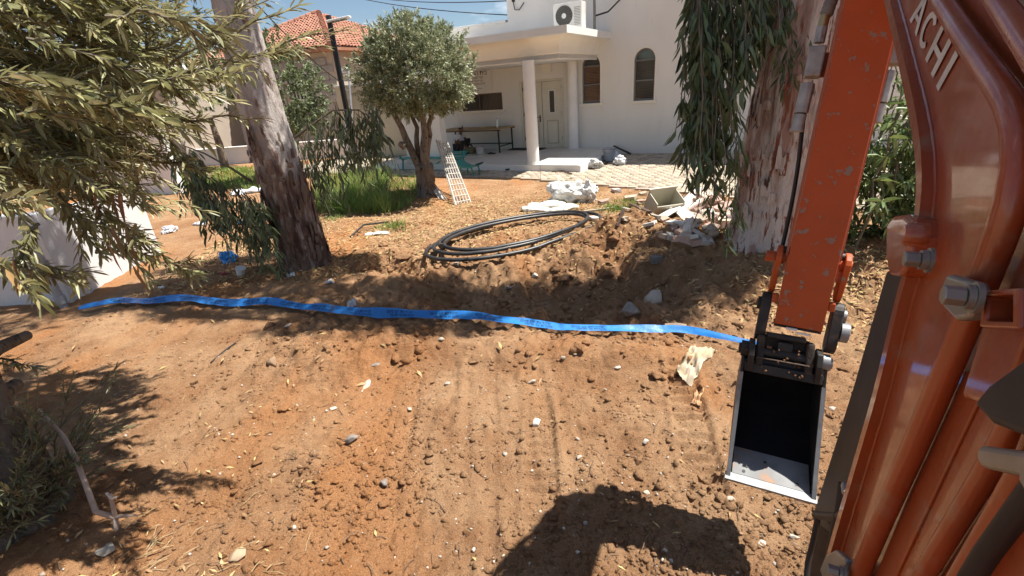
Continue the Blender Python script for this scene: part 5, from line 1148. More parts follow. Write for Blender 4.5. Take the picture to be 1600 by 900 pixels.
M_board = pmat('white_board', (.68, .66, .63), (.56, .53, .48), scale=5, rough=.8)
def plank(px0, py0, px1, py1, wd, th, mat, label, name='plank', lift=.03, lift2=None, roll=0., cat='board'):
    a, b = gp(px0, py0) + [0, 0, lift], gp(px1, py1) + [0, 0, lift if lift2 is None else lift2]; d = unit(b - a); ln = np.linalg.norm(b - a)
    s2 = unit(np.cross(d, [0, 0, 1])); u2 = np.cross(s2, d); s3 = s2 * math.cos(roll) + u2 * math.sin(roll); u3 = -s2 * math.sin(roll) + u2 * math.cos(roll)
    fx = lambda p: a + d * p[0] + s3 * p[1] + u3 * p[2]
    return tag(MB(fx).bb(0, ln, -wd / 2, wd / 2, -th / 2, th / 2).build(name, mat, base=a, bevel=.004), label, cat)
plank(1012, 358, 1062, 333, .16, .04, M_board, 'long white board below the open beige box', lift=.06, lift2=.12, roll=.3)
plank(1046, 352, 1086, 358, .15, .035, M_board, 'white board crossing the long board, nearest the big tree', lift=.05, lift2=.04)
plank(1052, 332, 1080, 350, .17, .035, M_board, 'upper white board leaning right of the beige box', lift=.14, lift2=.05, roll=-.3)
plank(1063, 330, 1092, 308, .17, .04, pmat('pink_board', (.62, .52, .47), (.55, .45, .40), scale=6, rough=.8), 'pinkish board leaning up the rubble behind the boards', lift=.05, lift2=.16)
plank(1095, 315, 1120, 330, .22, .05, pmat('tan_slab', (.55, .44, .36), (.47, .36, .29), scale=6, rough=.85), 'tan slab on top of the rubble pile by the trunk', lift=.18, lift2=.12)
plank(912, 334, 960, 328, .05, .05, pmat('old_wood', (.42, .35, .25), (.33, .26, .18), scale=5, rough=.9), 'pale wooden stick right of the plaster heap', 'stick', cat='stick')
plank(985, 322, 1015, 336, .06, .03, M_brownframe, 'dark strip of wood leading to the beige box', 'stick', lift=.04, cat='stick')
plank(972, 330, 1030, 346, .05, .05, pmat('grey_wood', (.40, .38, .34), (.3, .28, .25), scale=5, rough=.9), 'grey crooked branch in front of the beige box', 'stick', lift=.05, cat='stick')
plank(964, 356, 975, 338, .035, .035, M_brownframe, 'short dark stump stick on the crest of the spoil heap', 'stick', lift=.02, lift2=.10, cat='stick')
rubm = [pmat('rubble_tan', (.50, .40, .31), (.42, .33, .25), scale=10, rough=.9, island=.2), pmat('rubble_pink', (.48, .34, .27), (.40, .27, .21), scale=10, rough=.9, island=.2), pmat('rubble_white', (.62, .59, .54), (.52, .48, .43), scale=10, rough=.9, island=.15)]
rb_t = []
for k in range(4):
    r_ = np.random.default_rng(k + 60); V = np.array([(x, y, z) for x in (-.5, .5) for y in (-.5, .5) for z in (-.5, .5)]) + r_.normal(0, .09, (8, 3))
    me = bpy.data.meshes.new('rubble_piece'); me.from_pydata([tuple(p) for p in V], [], [(0, 1, 3, 2), (4, 6, 7, 5), (0, 4, 5, 1), (2, 3, 7, 6), (0, 2, 6, 4), (1, 5, 7, 3)]); me.materials.append(rubm[k % 3]); rb_t.append(me)
for k in range(110):
    px_, py_ = 1100 + rng.normal(0, 26), 342 + rng.normal(0, 19)
    if px_ > 1150 or px_ < 1030 or py_ > 385 or py_ < 300: continue
    p = gp(px_, py_); o = bpy.data.objects.new('rubble_piece', rb_t[k % 4]); COL.objects.link(o); s2 = rng.uniform(.07, .17)
    o.scale = (s2 * rng.uniform(.8, 1.7), s2, s2 * rng.uniform(.35, .8)); o.rotation_euler = (rng.normal(0, .4), rng.normal(0, .4), rng.random() * 6.28)
    o.location = (p[0], p[1], p[2] + .02 + .16 * math.exp(-((px_ - 1105) / 26) ** 2 - ((py_ - 335) / 18) ** 2) * rng.random())
    tag(o, 'broken piece of masonry in the rubble pile left of the big trunk', 'rubble', 'rubble pieces by the big trunk')
for k, (px_, py_) in enumerate(((985, 312), (1000, 318), (962, 300), (975, 345), (1005, 305), (945, 318), (930, 345), (1070, 372), (1040, 372), (1090, 380))):
    p = gp(px_, py_); o = bpy.data.objects.new('rubble_piece', rb_t[k % 4]); COL.objects.link(o); s2 = rng.uniform(.08, .15); o.scale = (s2 * 1.4, s2, s2 * .5); o.rotation_euler = (0, .1, rng.random() * 6); o.location = (p[0], p[1], p[2] + .03)
    tag(o, 'stray piece of masonry lying around the beige box', 'rubble', 'stray masonry around the beige box')
# log stub and crumpled wrapper on the tape
p = gp(1056, 522); tag(MB().tube([p + [-.09, .03, .05], p + [.0, .0, .06], p + [.075, -.03, .055]], [.045, .05, .048], 12).build('log_stub', pmat('log_wood', (.24, .17, .115), (.33, .25, .18), scale=14, rough=.9, stretch=(.3, 3, 3)), base=p, smooth=True), 'short wooden log stub lying on the blue tape', 'log')
def sheet(name, px_, py_, w_, h_, rot, mat, label, cat, amp=.06, seed=1, grow=0):
    p = gp(px_, py_); n = 22; g_ = np.linspace(-.5, .5, n); X, Y_ = np.meshgrid(g_, g_); X, Y_ = X.ravel() * w_, Y_.ravel() * h_
    Y_ = Y_ * (1 + .5 * np.abs(vn2(X * 4 / w_, Y_ * 0, seed))); c, q = math.cos(rot), math.sin(rot); x, y = p[0] + c * X - q * Y_, p[1] + q * X + c * Y_
    z = terrain(x, y) + .012 + amp * np.abs(fbm2(X / w_ * 3, Y_ / h_ * 3, seed, 4)) * 1.6
    i = np.arange(n * n).reshape(n, n); F = np.stack([i[:-1, :-1].ravel(), i[:-1, 1:].ravel(), i[1:, 1:].ravel(), i[1:, :-1].ravel()], 1)
    return tag(npmesh(name, np.stack([x, y, z], 1), F, mat, base=p), label, cat)
sheet('paper_wrapper', 1086, 562, .46, .13, R(48), pmat('kraft_wrapper', (.40, .30, .17), (.46, .39, .30), scale=4, rough=.7), 'crumpled pale brown paper wrapper by the tape end', 'wrapper', .045, 5)
sheet('paper_scrap', 1090, 626, .16, .05, R(60), M_litter, 'thin torn strip of straw coloured paper below the wrapper', 'paper', .03, 8)
# dead pale branch at the left
M_dead = pmat('dead_wood', (.36, .26, .20), (.46, .36, .29), scale=16, rough=.85)
db = thing('dead_branch', gp(178, 832), 'bare pale dead branch stuck in the soil by the near olive', 'branch')
b1_ = np.array(db.location); J = at(180, 808, 2.55)
MB().tube([b1_ + [0, 0, -.05], J], [.012, .013], 8).build('stem', M_dead, db, smooth=True)
MB().tube([J, at(150, 800, 2.5), at(135, 760, 2.55), at(118, 715, 2.6), at(98, 680, 2.65), at(60, 640, 2.7)], [.014, .014, .013, .012, .011, .008], 8).build('long_limb', M_dead, db, smooth=True)
MB().tube([J, at(176, 790, 2.52), at(172, 772, 2.5)], [.012, .010, .008], 8).build('fork', M_dead, db, smooth=True)
MB().tube([at(174, 778, 2.5), at(166, 770, 2.5)], [.008, .006], 6).tube([at(174, 779, 2.5), at(182, 776, 2.5)], [.007, .005], 6).build('knot', pmat('pale_wood', (.6, .52, .44), rough=.8), db, smooth=True)
MB().tube([J, at(195, 806, 2.52), at(215, 805, 2.55)], [.010, .008, .004], 8).build('side_twig', M_dead, db, smooth=True)

# litter of rubbish at the foot of the leaning eucalyptus
def bag(name, px_, py_, wpx, mat, label, seed, flat=.7, cat='bag'):
    p = gp(px_, py_); r_ = wpx / FPX * ((p - CAM) @ fw) / 2; return tag(lumpy(name, p + [0, r_ * .4, r_ * flat * .4], (r_, r_ * .8, r_ * flat), mat, seed, .35, seed, None, 2.4, base=p, crease=.25), label, cat)
M_blue = pmat('blue_plastic', (.02, .22, .60), (.03, .30, .72), scale=6, rough=.35)
M_whitebag = pmat('white_plastic', (.74, .74, .75), (.66, .66, .68), scale=6, rough=.35, trans=.15)
bag('plastic_bag', 355, 410, 30, M_blue, 'crumpled blue plastic bag beside the white cup', 3, .9)
bag('plastic_bag', 262, 364, 30, M_whitebag, 'white plastic bag on yellow leaf litter beside the concrete wall', 5, .5)
bag('plastic_bag', 310, 352, 22, M_whitebag, 'flat white plastic scrap among leaf litter', 6, .3)
bag('plastic_bag', 377, 350, 14, M_blue, 'small blue plastic scrap behind the hanging leaves', 7, .6)
bag('food_wrapper', 340, 352, 12, pmat('red_plastic', (.5, .04, .05), rough=.4), 'small red wrapper left of the hanging leaves', 8, .8, 'wrapper')
bag('food_wrapper', 350, 431, 14, pmat('dark_red_plastic', (.30, .03, .03), rough=.4), 'dark red wrapper in front of the blue bag', 12, .7, 'wrapper')
p = gp(377, 430); cp = thing('paper_cup', p, 'white plastic cup tipped beside the leaning trunk foot', 'cup')
q = MB(); ax_ = unit(np.array([.28, -.15, 1.0])); q.tube([p + ax_ * .0, p + ax_ * .11, p + ax_ * .108, p + ax_ * .01], [.05, .062, .056, .044], 18); q.build('cup_body', pmat('cup_white', (.75, .74, .72), rough=.5), cp, smooth=True, angle=50)
MB().tube([p + ax_ * .104, p + ax_ * .114], [.066, .066], 18, cap=False).build('rim', M_white, cp, smooth=True)
p = gp(310, 428); q = MB(); q.tube([p + [-.09, 0, .03], p + [-.08, 0, .03], p + [.05, 0, .03], p + [.08, 0, .03], p + [.11, 0, .03]], [.02, .032, .032, .014, .014], 12)
tag(q.build('glass_bottle', pmat('bottle_green', (.02, .04, .03), rough=.1, spec=.7), base=p, smooth=True), 'dark green bottle lying on the soil left of the red wrapper', 'bottle')
p = gp(252, 452); tag(MB().tube([p + [-.04, 0, .02], p + [.04, .01, .025]], .018, 12).build('pipe_offcut', M_white, base=p), 'small white plastic pipe piece near the tape on dark soil', 'pipe')
sheet('plastic_sheet', 395, 300, 1.0, .5, .4, M_whitebag, 'pale plastic sheet lying on the lawn behind the hanging leaves', 'sheet', .12, 11)
sheet('paper_scrap', 455, 432, .10, .07, .4, M_whitebag, 'white paper scrap on the dark soil at the leaning trunk foot', 'paper', .03, 12)
sheet('paper_scrap', 515, 442, .12, .06, 1.0, pmat('grey_paper', (.45, .45, .46), rough=.7), 'grey paper scrap right of the leaning trunk foot', 'paper', .03, 13)
sheet('paper_scrap', 550, 478, .10, .05, .2, pmat('light_paper', (.55, .54, .54), rough=.7), 'light grey paper scrap just behind the blue tape', 'paper', .02, 14)
sheet('paper_scrap', 590, 367, .40, .12, .1, pmat('dusty_paper', (.60, .55, .48), rough=.8), 'pale dusty sheet on sunlit soil left of the coil', 'paper', .03, 15)

# ------------------------------------------------------------------ things by the round olive
tr0 = gp(716, 320); tr = thing('lattice_panel', tr0, 'weathered white slatted panel leaning on the round olive tree', 'panel')
c00, c10 = gp(712, 321), gp(735, 316); c01, c11 = at(682, 219, 10.5), at(698, 221, 10.55)
M_lat = pmat('weathered_white', (.60, .56, .50), (.48, .43, .37), scale=7, rough=.85)
def lf_(u_, v_): return (np.array(c00) * (1 - u_) + np.array(c10) * u_) * (1 - v_) + (np.array(c01) * (1 - u_) + np.array(c11) * u_) * v_
for k in range(6):
    u_ = k / 5; MB().tube([lf_(u_, 0), lf_(u_, 1)], .022 if k in (0, 5) else .013, 4).build('slat', M_lat, tr)
for k in range(12): v_ = (k + .5) / 12; MB().tube([lf_(0, v_) + [0, -.02, 0], lf_(1, v_) + [0, -.02, 0]], .011, 4).build('cross_slat', M_lat, tr)
pb_ = gp(690, 312); a = gp(692, 311); b = at(672, 284, 10.45); d = unit(b - a)
fx = lambda p: a + d * p[0] + np.array([.95, -.3, 0]) * p[1] + np.array([.3, .95, 0]) * p[2]
tag(MB(fx).bb(-.03, np.linalg.norm(b - a) + .1, -.08, .08, -.015, .015).build('board', M_lat, base=a, bevel=.004), 'short weathered board leaning on the olive trunk foot', 'board')
# turquoise bench on the paving
be0 = gz(690, 264, .045); M_teal = pmat('turquoise_paint', (.035, .23, .20), (.05, .28, .24), scale=8, rough=.45)
be = thing('bench', be0, 'turquoise metal bench frame on the paving behind the olive trunk', 'bench')
bl_, br_ = bloc(gz(640, 262, .045)), bloc(gz(725, 267, .045)); t_b = (bl_[1] + br_[1]) / 2; s0_, s1_ = bl_[0], br_[0] - .1
def bn(p): return bw((s0_ + p[0], t_b + p[1], .045 + p[2]))
Lb = s1_ - s0_
for x_ in (.1, Lb - .1):
    MB(bn).tube([(x_, -.24, .47), (x_, -.22, .46), (x_, -.15, .34), (x_, .0, .30), (x_, .22, .33), (x_ + .0, .30, .42)], .030, 8).build('side_frame', M_teal, be, smooth=True)
    MB(bn).tube([(x_, -.22, 0), (x_, -.12, .32)], .025, 8).build('leg', M_teal, be); MB(bn).tube([(x_, .24, 0), (x_, .16, .32)], .025, 8).build('leg', M_teal, be)
for k in range(4): MB(bn).box((Lb / 2, -.08 + k * .1, .335), (Lb, .075, .022)).build('seat_slat', M_teal, be, bevel=.006)
for k in range(2): MB(bn).box((Lb / 2, -.225 + k * .03, .455 - k * .07), (Lb, .022, .05)).build('back_slat', M_teal, be, bevel=.006)
MB(bn).tube([(Lb * .3, -.1, .3), (Lb * .5, -.05, .12), (Lb * .7, -.1, .3)], .018, 6).build('under_brace', M_teal, be, smooth=True)
ch = thing('chair', gz(734, 272, .045), 'low turquoise plastic chair at the right end of the bench', 'chair')
def cf(p): return np.array(ch.location) + Wd * p[0] + Nd * p[1] + np.array([0, 0, p[2]])
m = MB(cf); sp = [(-.28, .36), (-.25, .32), (-.19, .26), (-.05, .22), (.14, .21), (.28, .26), (.34, .30)]
m.add([(x, -.2, z) for x, z in sp] + [(x, .2, z) for x, z in sp] + [(x, -.2, z - .03) for x, z in sp] + [(x, .2, z - .03) for x, z in sp], [(i, i + 1, 7 + i + 1, 7 + i) for i in range(6)] + [(14 + i, 21 + i, 21 + i + 1, 14 + i + 1) for i in range(6)] + [(i, 14 + i, 15 + i, i + 1) for i in range(6)] + [(7 + i, 8 + i, 22 + i, 21 + i) for i in range(6)])
m.build('seat_shell', M_teal, ch, smooth=True)
for x_, y_ in ((-.15, -.16), (-.15, .16), (.18, -.16), (.18, .16)): MB(cf).tube([(x_ * 1.2, y_ * 1.1, 0), (x_, y_, .21)], .02, 6).build('leg', M_teal, ch)
# bags and tools at the right end of the porch
def pbag(name, px_, py_, wpx, mat, label, seed, z=.045, flat=.8, cat='bag', gr=None):
    p = gz(px_, py_, z); r_ = wpx / FPX * ((p - CAM) @ fw) / 2; return tag(lumpy(name, p + [0, .1, r_ * flat * .45], (r_, r_ * .8, r_ * flat), mat, seed, .35, seed, None, 2.4, base=p, crease=.25), label, cat, gr)
pbag('rubbish_bag', 931, 262, 26, pmat('clear_bag', (.55, .54, .51), (.46, .44, .41), scale=5, rough=.35), 'greyish clear plastic bag, leftmost of the bags beside the step', 21, flat=.7)
pbag('rubbish_bag', 960, 251, 22, M_whitebag, 'white plastic bag in the middle of the bags beside the step', 22)
pbag('rubbish_bag', 970, 258, 24, M_whitebag, 'white plastic bag rightmost of the bags beside the step', 23)
pbag('rubbish_bag', 946, 257, 10, M_blackmetal, 'small black bag between the white bags beside the step', 24)
gpp = bloc(gz(950, 252, .045)); pail('bucket', gpp[0], gpp[1] - .1, .046, .17, .34, pmat('grey_pail', (.33, .35, .40), rough=.5), 'grey plastic bucket behind the white bags beside the step', 'bucket', M_greyframe)
a, b = bloc(gz(948, 236, .05)), bloc(gz(985, 243, .05)); tag(MB(bw).tube([(a[0], a[1], .30), (b[0], b[1], .10)], .03, 8).build('gutter_pipe', M_blackmetal, base=bw(a)), 'dark pipe lying against the building wall behind the bags', 'pipe')
q = [gz(862, 269, .05), gz(880, 268, .05), gz(893, 273, .05)]
tag(MB().tube([v + [0, 0, .02] for v in q], .018, 8).build('pick_handle', M_brownframe, base=q[0], smooth=True), 'dark bent tool handle lying on the paving before the step', 'tool')
q = [gz(790, 267, .05), gz(826, 262, .05)]
tag(MB().tube([v + [0, 0, .03] for v in q], .022, 8).build('rake_handle', M_blackmetal, base=q[0]), 'black bar lying in the porch shadow before the front column', 'tool')
q = gz(845, 283, .03); tag(MB().cyl(q, q + [0, 0, .5], .004, 6).build('iron_stake', M_brownframe, base=q), 'thin iron stake standing in the soil before the step', 'stake')
# ------------------------------------------------------------------ excavator: boom plane g forward, h to the left, z up
EA = R(29.0); D0 = .34
gd = np.array([math.sin(EA), math.cos(EA), 0]); hd = np.array([-math.cos(EA), math.sin(EA), 0]); EB = -hd * D0
def ew(p): return EB + gd * p[0] + hd * p[1] + np.array([0, 0, p[2]])
def E(px_, py_, h=0.0):
    d = ray(px_, py_); P0_ = EB + hd * h; k = ((P0_ - CAM) @ hd) / (d @ hd); p = CAM + k * d; return (float((p - EB) @ gd), float(p[2]))
def E3(px_, py_, h): g_, z_ = E(px_, py_, h); return (g_, h, z_)
M_or = pmat('orange_paint', (.35, .070, .018), (.30, .060, .017), scale=5, rough=.42, spec=.5, coat=.55, third=(.30, .15, .09), tscale=14, tlo=.57, thi=.74, roughvar=.18, bump=.0009, bscale=55, detail=9)
M_orworn = pmat('worn_orange_paint', (.43, .078, .014), (.37, .066, .013), scale=6, rough=.5, spec=.35, coat=.05, third=(.25, .165, .125), tscale=24, tlo=.60, thi=.635, roughvar=.15, detail=9)
M_blk = pmat('black_rubber', (.015, .015, .016), (.028, .026, .025), scale=12, rough=.55, spec=.4)
M_blksteel = pmat('black_steel', (.020, .019, .019), (.055, .045, .038), scale=9, rough=.5, metal=.3, third=(.17, .115, .08), tscale=7, tlo=.62, thi=.78)
M_steel = pmat('worn_steel', (.27, .275, .28), (.19, .19, .19), scale=14, rough=.5, metal=.3, third=(.40, .24, .14), tscale=8, tlo=.62, thi=.72)
M_zinc = pmat('zinc_plate', (.34, .345, .32), (.25, .255, .24), scale=16, rough=.38, metal=.6)
M_decal = pmat('white_decal', (.66, .64, .61), (.52, .48, .45), scale=14, rough=.5)
ex = thing('excavator', ew((.2, 0, 0)), 'orange mini excavator boom, arm and black bucket reaching in from the right', 'excavator')
front = [E(*p, .11) for p in ((1300, 900), (1310, 863), (1352, 725), (1390, 600), (1413, 500), (1432, 430), (1452, 365), (1458, 300), (1455, 260), (1447, 200), (1433, 143), (1417, 77), (1398, 5), (1385, -45))]
g_t, z_t = front[-1]
PIN = None
A0 = at(1246, 511, 1.95); A1 = at(1364, 0, 1.68); aV = unit(A1 - A0); wV = -hd - aV * (-hd @ aV); wV = unit(wV); nV = np.cross(wV, aV)   # arm frame
if nV @ fw > 0: nV = -nV
def aw(p): return A0 + wV * p[0] + aV * p[1] + nV * p[2]
pinw = aw((0, 1.56, -.10)); pg, pz = float((pinw - EB) @ gd), float(pinw[2])
fr_l = [(.30, .62)] + front + [(g_t + .35, z_t + .22), (pg - .4, pz - .14), (pg - .05, pz - .13)]
bk_l = [(pg + .09, pz), (pg, pz + .12), (pg - .4, pz + .26), (g_t + .45, pz + .34), (g_t + .05, pz + .30), (.35, 2.85), (.14, 2.4), (.10, 1.6), (.05, .95), (.10, .60)]
boom = MB(ew).prism(fr_l + bk_l, lambda p: (p[0], .11, p[1]), lambda p: (p[0], -.11, p[1])).build('boom', M_or, ex, bevel=.006)
def strip(path, w_, h0, h1, side=-1):
    p = np.array(path); t = unit(np.gradient(p, axis=0)); nn = np.stack([-t[:, 1], t[:, 0]], 1) * side; a = p; b = p + nn * w_
    return [tuple(q) for q in a] + [tuple(q) for q in b[::-1]]
def ribmesh(path, w_, h0, h1, side):
    p = np.array(path); t = unit(np.gradient(p, axis=0)); nn = np.stack([-t[:, 1], t[:, 0]], 1) * side; n = len(p); m = MB(ew)
    vs = []
    for q, nq in zip(p, nn):
        a, b = q - nq * .004, q + nq * w_
        vs += [(a[0], h0, a[1]), (a[0], h1, a[1]), (b[0], h1, b[1]), (b[0], h0, b[1])]
    m.add(vs, [(4 * i + k, 4 * i + (k + 1) % 4, 4 * i + 4 + (k + 1) % 4, 4 * i + 4 + k) for i in range(n - 1) for k in range(4)] + [(0, 1, 2, 3), (4 * n - 4, 4 * n - 3, 4 * n - 2, 4 * n - 1)]); return m
def resample(path, n=40):
    p = np.array(path); s2 = np.concatenate([[0], np.cumsum(np.linalg.norm(np.diff(p, axis=0), axis=1))]); u = np.linspace(0, s2[-1], n)
    q = np.stack([np.interp(u, s2, p[:, i]) for i in range(p.shape[1])], 1); k = np.ones(5) / 5
    qq = np.stack([np.convolve(np.pad(q[:, i], 2, 'edge'), k, 'valid') for i in range(p.shape[1])], 1); qq[0], qq[-1] = q[0], q[-1]; return qq
frs = resample(front[:], 60)
ribmesh(frs, .022, .1095, .128, 1).build('edge_flange', M_or, ex, smooth=True, angle=30)
wb = [np.array(q) for q in frs]; tq = unit(np.gradient(np.array(wb), axis=0)); nq = np.stack([-tq[:, 1], tq[:, 0]], 1)
MB(ew).tube([(q[0] + n_[0] * .0235, .1105, q[1] + n_[1] * .0235) for q, n_ in zip(wb, nq)], [.0032 + .0008 * (i % 2) for i in range(len(wb))], 6).build('weld_bead', M_or, ex, smooth=True)
def pipe(name, pxs, h, r_, mat=M_or, seg=14, parent=ex):
    p = resample([E3(x, y, h) for x, y in pxs], 46); return MB(ew).tube([tuple(q) for q in p], r_, seg).build(name, mat, parent, smooth=True)
pipe('hydraulic_pipe', ((1448, -40), (1470, 0), (1517, 72), (1560, 132), (1592, 182), (1604, 215), (1604, 250), (1592, 300), (1552, 398), (1507, 512), (1442, 668), (1375, 820), (1335, 915)), .128, .0135)
pipe('hydraulic_pipe', ((1680, 480), (1640, 560), (1595, 640), (1545, 733), (1490, 822), (1440, 905), (1425, 935)), .122, .0100)
pipe('hydraulic_pipe', ((1660, 600), (1610, 720), (1555, 815), (1495, 915)), .122, .0100)
pipe('hydraulic_hose', ((1650, 720), (1590, 800), (1545, 860), (1500, 930)), .150, .008, M_blk)
pipe('hydraulic_pipe', ((1530, -40), (1560, 0), (1620, 90), (1680, 190)), .128, .012)
# raised plate seam between the pipes
MB(ew).prism([E(*p, .113) for p in ((1500, 575), (1545, 590), (1395, 910), (1365, 905))], lambda p: (p[0], .113, p[1]), lambda p: (p[0], .1095, p[1])).build('wear_plate', M_or, ex, bevel=.002)
# square tube bracket
sq = [E(*p, .145) for p in ((1540, 512), (1545, 455), (1605, 450), (1605, 515))]; c_ = np.mean(sq, 0)
si = [tuple(c_ + (np.array(p) - c_) * .66) for p in sq]
m = MB(ew); n = 4
m.add([(p[0], .150, p[1]) for p in sq] + [(p[0], .150, p[1]) for p in si] + [(p[0], .109, p[1]) for p in sq] + [(p[0], .112, p[1]) for p in si], [(i, (i + 1) % 4, 4 + (i + 1) % 4, 4 + i) for i in range(4)] + [(i, 8 + i, 8 + (i + 1) % 4, (i + 1) % 4) for i in range(4)] + [(4 + i, 4 + (i + 1) % 4, 12 + (i + 1) % 4, 12 + i) for i in range(4)] + [(12, 13, 14, 15)])
m.build('bracket_tube', M_or, ex, bevel=.004)
MB(ew).prism([E(*p, .125) for p in ((1535, 505), (1610, 510), (1560, 640), (1500, 620))], lambda p: (p[0], .125, p[1]), lambda p: (p[0], .1095, p[1])).build('bracket_foot', M_or, ex, bevel=.005)
def bolt(a_px, h0, h1, r_, name='bolt', parent=ex, mat=M_zinc, washer=True):
    g_, z_ = E(a_px[0], a_px[1], h1); m = MB(ew)
    o = MB(ew).tube([(g_, h1 - .016, z_), (g_, h1, z_)], r_, 6).build(name, mat, parent, bevel=.0012)
    if washer: MB(ew).tube([(g_, h0, z_), (g_, h0 + .004, z_)], r_ * 1.55, 18).tube([(g_, h0 + .0045, z_), (g_, h1 - .0165, z_)], r_ * 1.2, 14).build('washer', mat, o, smooth=True)
    return o
# pipe clamps
def clamp(pts, h0, h1, bpx, br):
    o = MB(ew).prism([E(*p, h1) for p in pts], lambda p: (p[0], h1, p[1]), lambda p: (p[0], h0, p[1])).build('pipe_clamp', M_zinc, ex, bevel=.005, seg=3)
    bolt(bpx, h1, h1 + .026, br, parent=o); return o
clamp(((1478, 428), (1516, 440), (1522, 462), (1508, 498), (1490, 500), (1473, 482), (1466, 458)), .140, .155, (1472, 460), .0095)
clamp(((1528, 694), (1620, 706), (1640, 735), (1610, 748), (1530, 730), (1522, 712)), .140, .156, (1604, 742), .010)
clamp(((1290, 866), (1304, 858), (1320, 872), (1316, 900), (1285, 905), (1280, 890)), .128, .146, (1292, 888), .009)
# pin boss with retaining bolts
bs = [E(*p, .12) for p in ((1408, 352), (1420, 338), (1440, 336), (1452, 345), (1452, 372), (1444, 412), (1430, 434), (1414, 432), (1408, 405))]
boss = MB(ew).prism(bs, lambda p: (p[0], .142, p[1]), lambda p: (p[0], .07, p[1])).build('pin_boss', M_or, ex, bevel=.008, seg=3)
g_, z_ = E(1412, 366, .165); MB(ew).tube([(g_, .14, z_), (g_, .160, z_), (g_, .166, z_)], [.0165, .0165, .012], 20).build('pin_head', M_or, boss, smooth=True, angle=40)
bolt((1412, 404), .142, .170, .0105, parent=boss)
# boom cylinder and its black guard in front of the boom
ga, gb = E(1418, 432, .04), E(1285, 850, .04); dv = unit(np.array(gb) - np.array(ga))
MB(ew).tube([(ga[0] - .01, .03, ga[1]), (gb[0] + dv[0] * .5 - .01, .03, gb[1] + dv[1] * .5)], .034, 24).build('boom_cylinder', M_blksteel, ex, smooth=True)
gl = [E(*p, .075) for p in ((1388, 424), (1400, 418), (1430, 436), (1390, 610), (1320, 850), (1270, 812), (1337, 600))]
MB(ew).prism(gl, lambda p: (p[0], .078, p[1]), lambda p: (p[0], .060, p[1])).build('cylinder_guard', M_blk, ex, bevel=.004)
MB(ew).prism([E(*p, .082) for p in ((1420, 440), (1425, 442), (1395, 560), (1360, 690), (1352, 690))], lambda p: (p[0], .0825, p[1]), lambda p: (p[0], .079, p[1])).build('guard_rib', M_blk, ex)
p = [E3(1318, 756, .10), E3(1312, 800, .10), E3(1300, 860, .10), E3(1285, 940, .10)]
MB(ew).tube(p, .011, 12).build('hydraulic_hose', M_blk, ex, smooth=True)
MB(ew).tube([E3(1275, 805, .10), E3(1300, 808, .10), E3(1318, 806, .10)], [.011, .010, .010], 12).build('hose_elbow', M_blk, ex, smooth=True)
MB(ew).tube([E3(1278, 808, .10), E3(1272, 840, .10), E3(1262, 880, .10), E3(1258, 930, .10)], .0075, 10).build('hydraulic_hose', M_blk, ex, smooth=True)
g_, z_ = E(1328, 766, .10); MB(ew).box((g_, .10, z_), (.03, .03, .012)).build('hose_fitting', M_zinc, ex, bevel=.003)
# rubber cover at the right edge
rc = [E(*p, .16) for p in ((1522, 632), (1548, 600), (1600, 562), (1680, 540), (1690, 700), (1600, 682), (1550, 662))]
MB(ew).prism(rc, lambda p: (p[0], .162, p[1]), lambda p: (p[0], .13, p[1])).build('rubber_cover', M_blk, ex, bevel=.006, seg=3)
# lettering on the boom side
o_h, x_h, y_h = (np.array(E(*p, .112)) for p in ((1446, 92), (1458, 122), (1472, 38))); ux, uy = x_h - o_h, y_h - o_h
def quad(pts): lm[-1].add([(*(o_h + ux * x + uy * y),) for x, y in pts] and [((o_h + ux * x + uy * y)[0], .1125, (o_h + ux * x + uy * y)[1]) for x, y in pts], [tuple(range(len(pts)))])
T_ = .24
lm = [MB(ew)]
quad([(0, 0), (T_, 0), (T_, 1), (0, 1)]); quad([(1 - T_, 0), (1, 0), (1, 1), (1 - T_, 1)]); quad([(T_, .42), (1 - T_, .42), (1 - T_, .58), (T_, .58)])
lm.append(MB(ew))
quad([(1.38, 0), (1.38 + T_, 0), (1.38 + T_, 1), (1.38, 1)])
lm.append(MB(ew))
cc_ = [(-.72 + .50 * math.cos(a), .5 + .5 * math.sin(a)) for a in np.linspace(R(42), R(318), 15)]; ci = [(-.72 + .27 * math.cos(a), .5 + .34 * math.sin(a)) for a in np.linspace(R(42), R(318), 15)]
for i in range(14): quad([cc_[i], cc_[i + 1], ci[i + 1], ci[i]])
lm.append(MB(ew))
quad([(-2.55, 0), (-2.28, 0), (-1.82, 1), (-2.08, 1)]); quad([(-1.62, 0), (-1.36, 0), (-1.81, 1), (-2.03, .9)]); quad([(-2.2, .25), (-1.7, .25), (-1.76, .40), (-2.13, .40)])
for q in lm: q.build('letter', M_decal, ex)

# arm
AL_, AW, AD = 1.70, .172, .20
arm = MB(aw).prism([(0, 0), (0, -.13), (.10, -AD * .85), (.5, -AD), (1.0, -AD - .04), (1.44, -AD - .06), (AL_, -AD * .6), (AL_, 0)], lambda p: (-AW / 2 + .008, p[0], p[1]), lambda p: (AW / 2 - .008, p[0], p[1])).build('arm', M_orworn, ex, bevel=.003)
MB(aw).bb(-AW / 2, AW / 2, .0, AL_, .0005, .012).build('arm_face_plate', M_orworn, ex, bevel=.003)
pk = MB(aw)
for s_ in (-1, 1): pk.bb(s_ * (AW / 2 + .001), s_ * (AW / 2 + .010), .22, AL_ - .2, -.035, -.018)
pk.build('arm_side_rail', pmat('pale_orange', (.55, .20, .11), (.48, .16, .08), scale=8, rough=.5), arm)
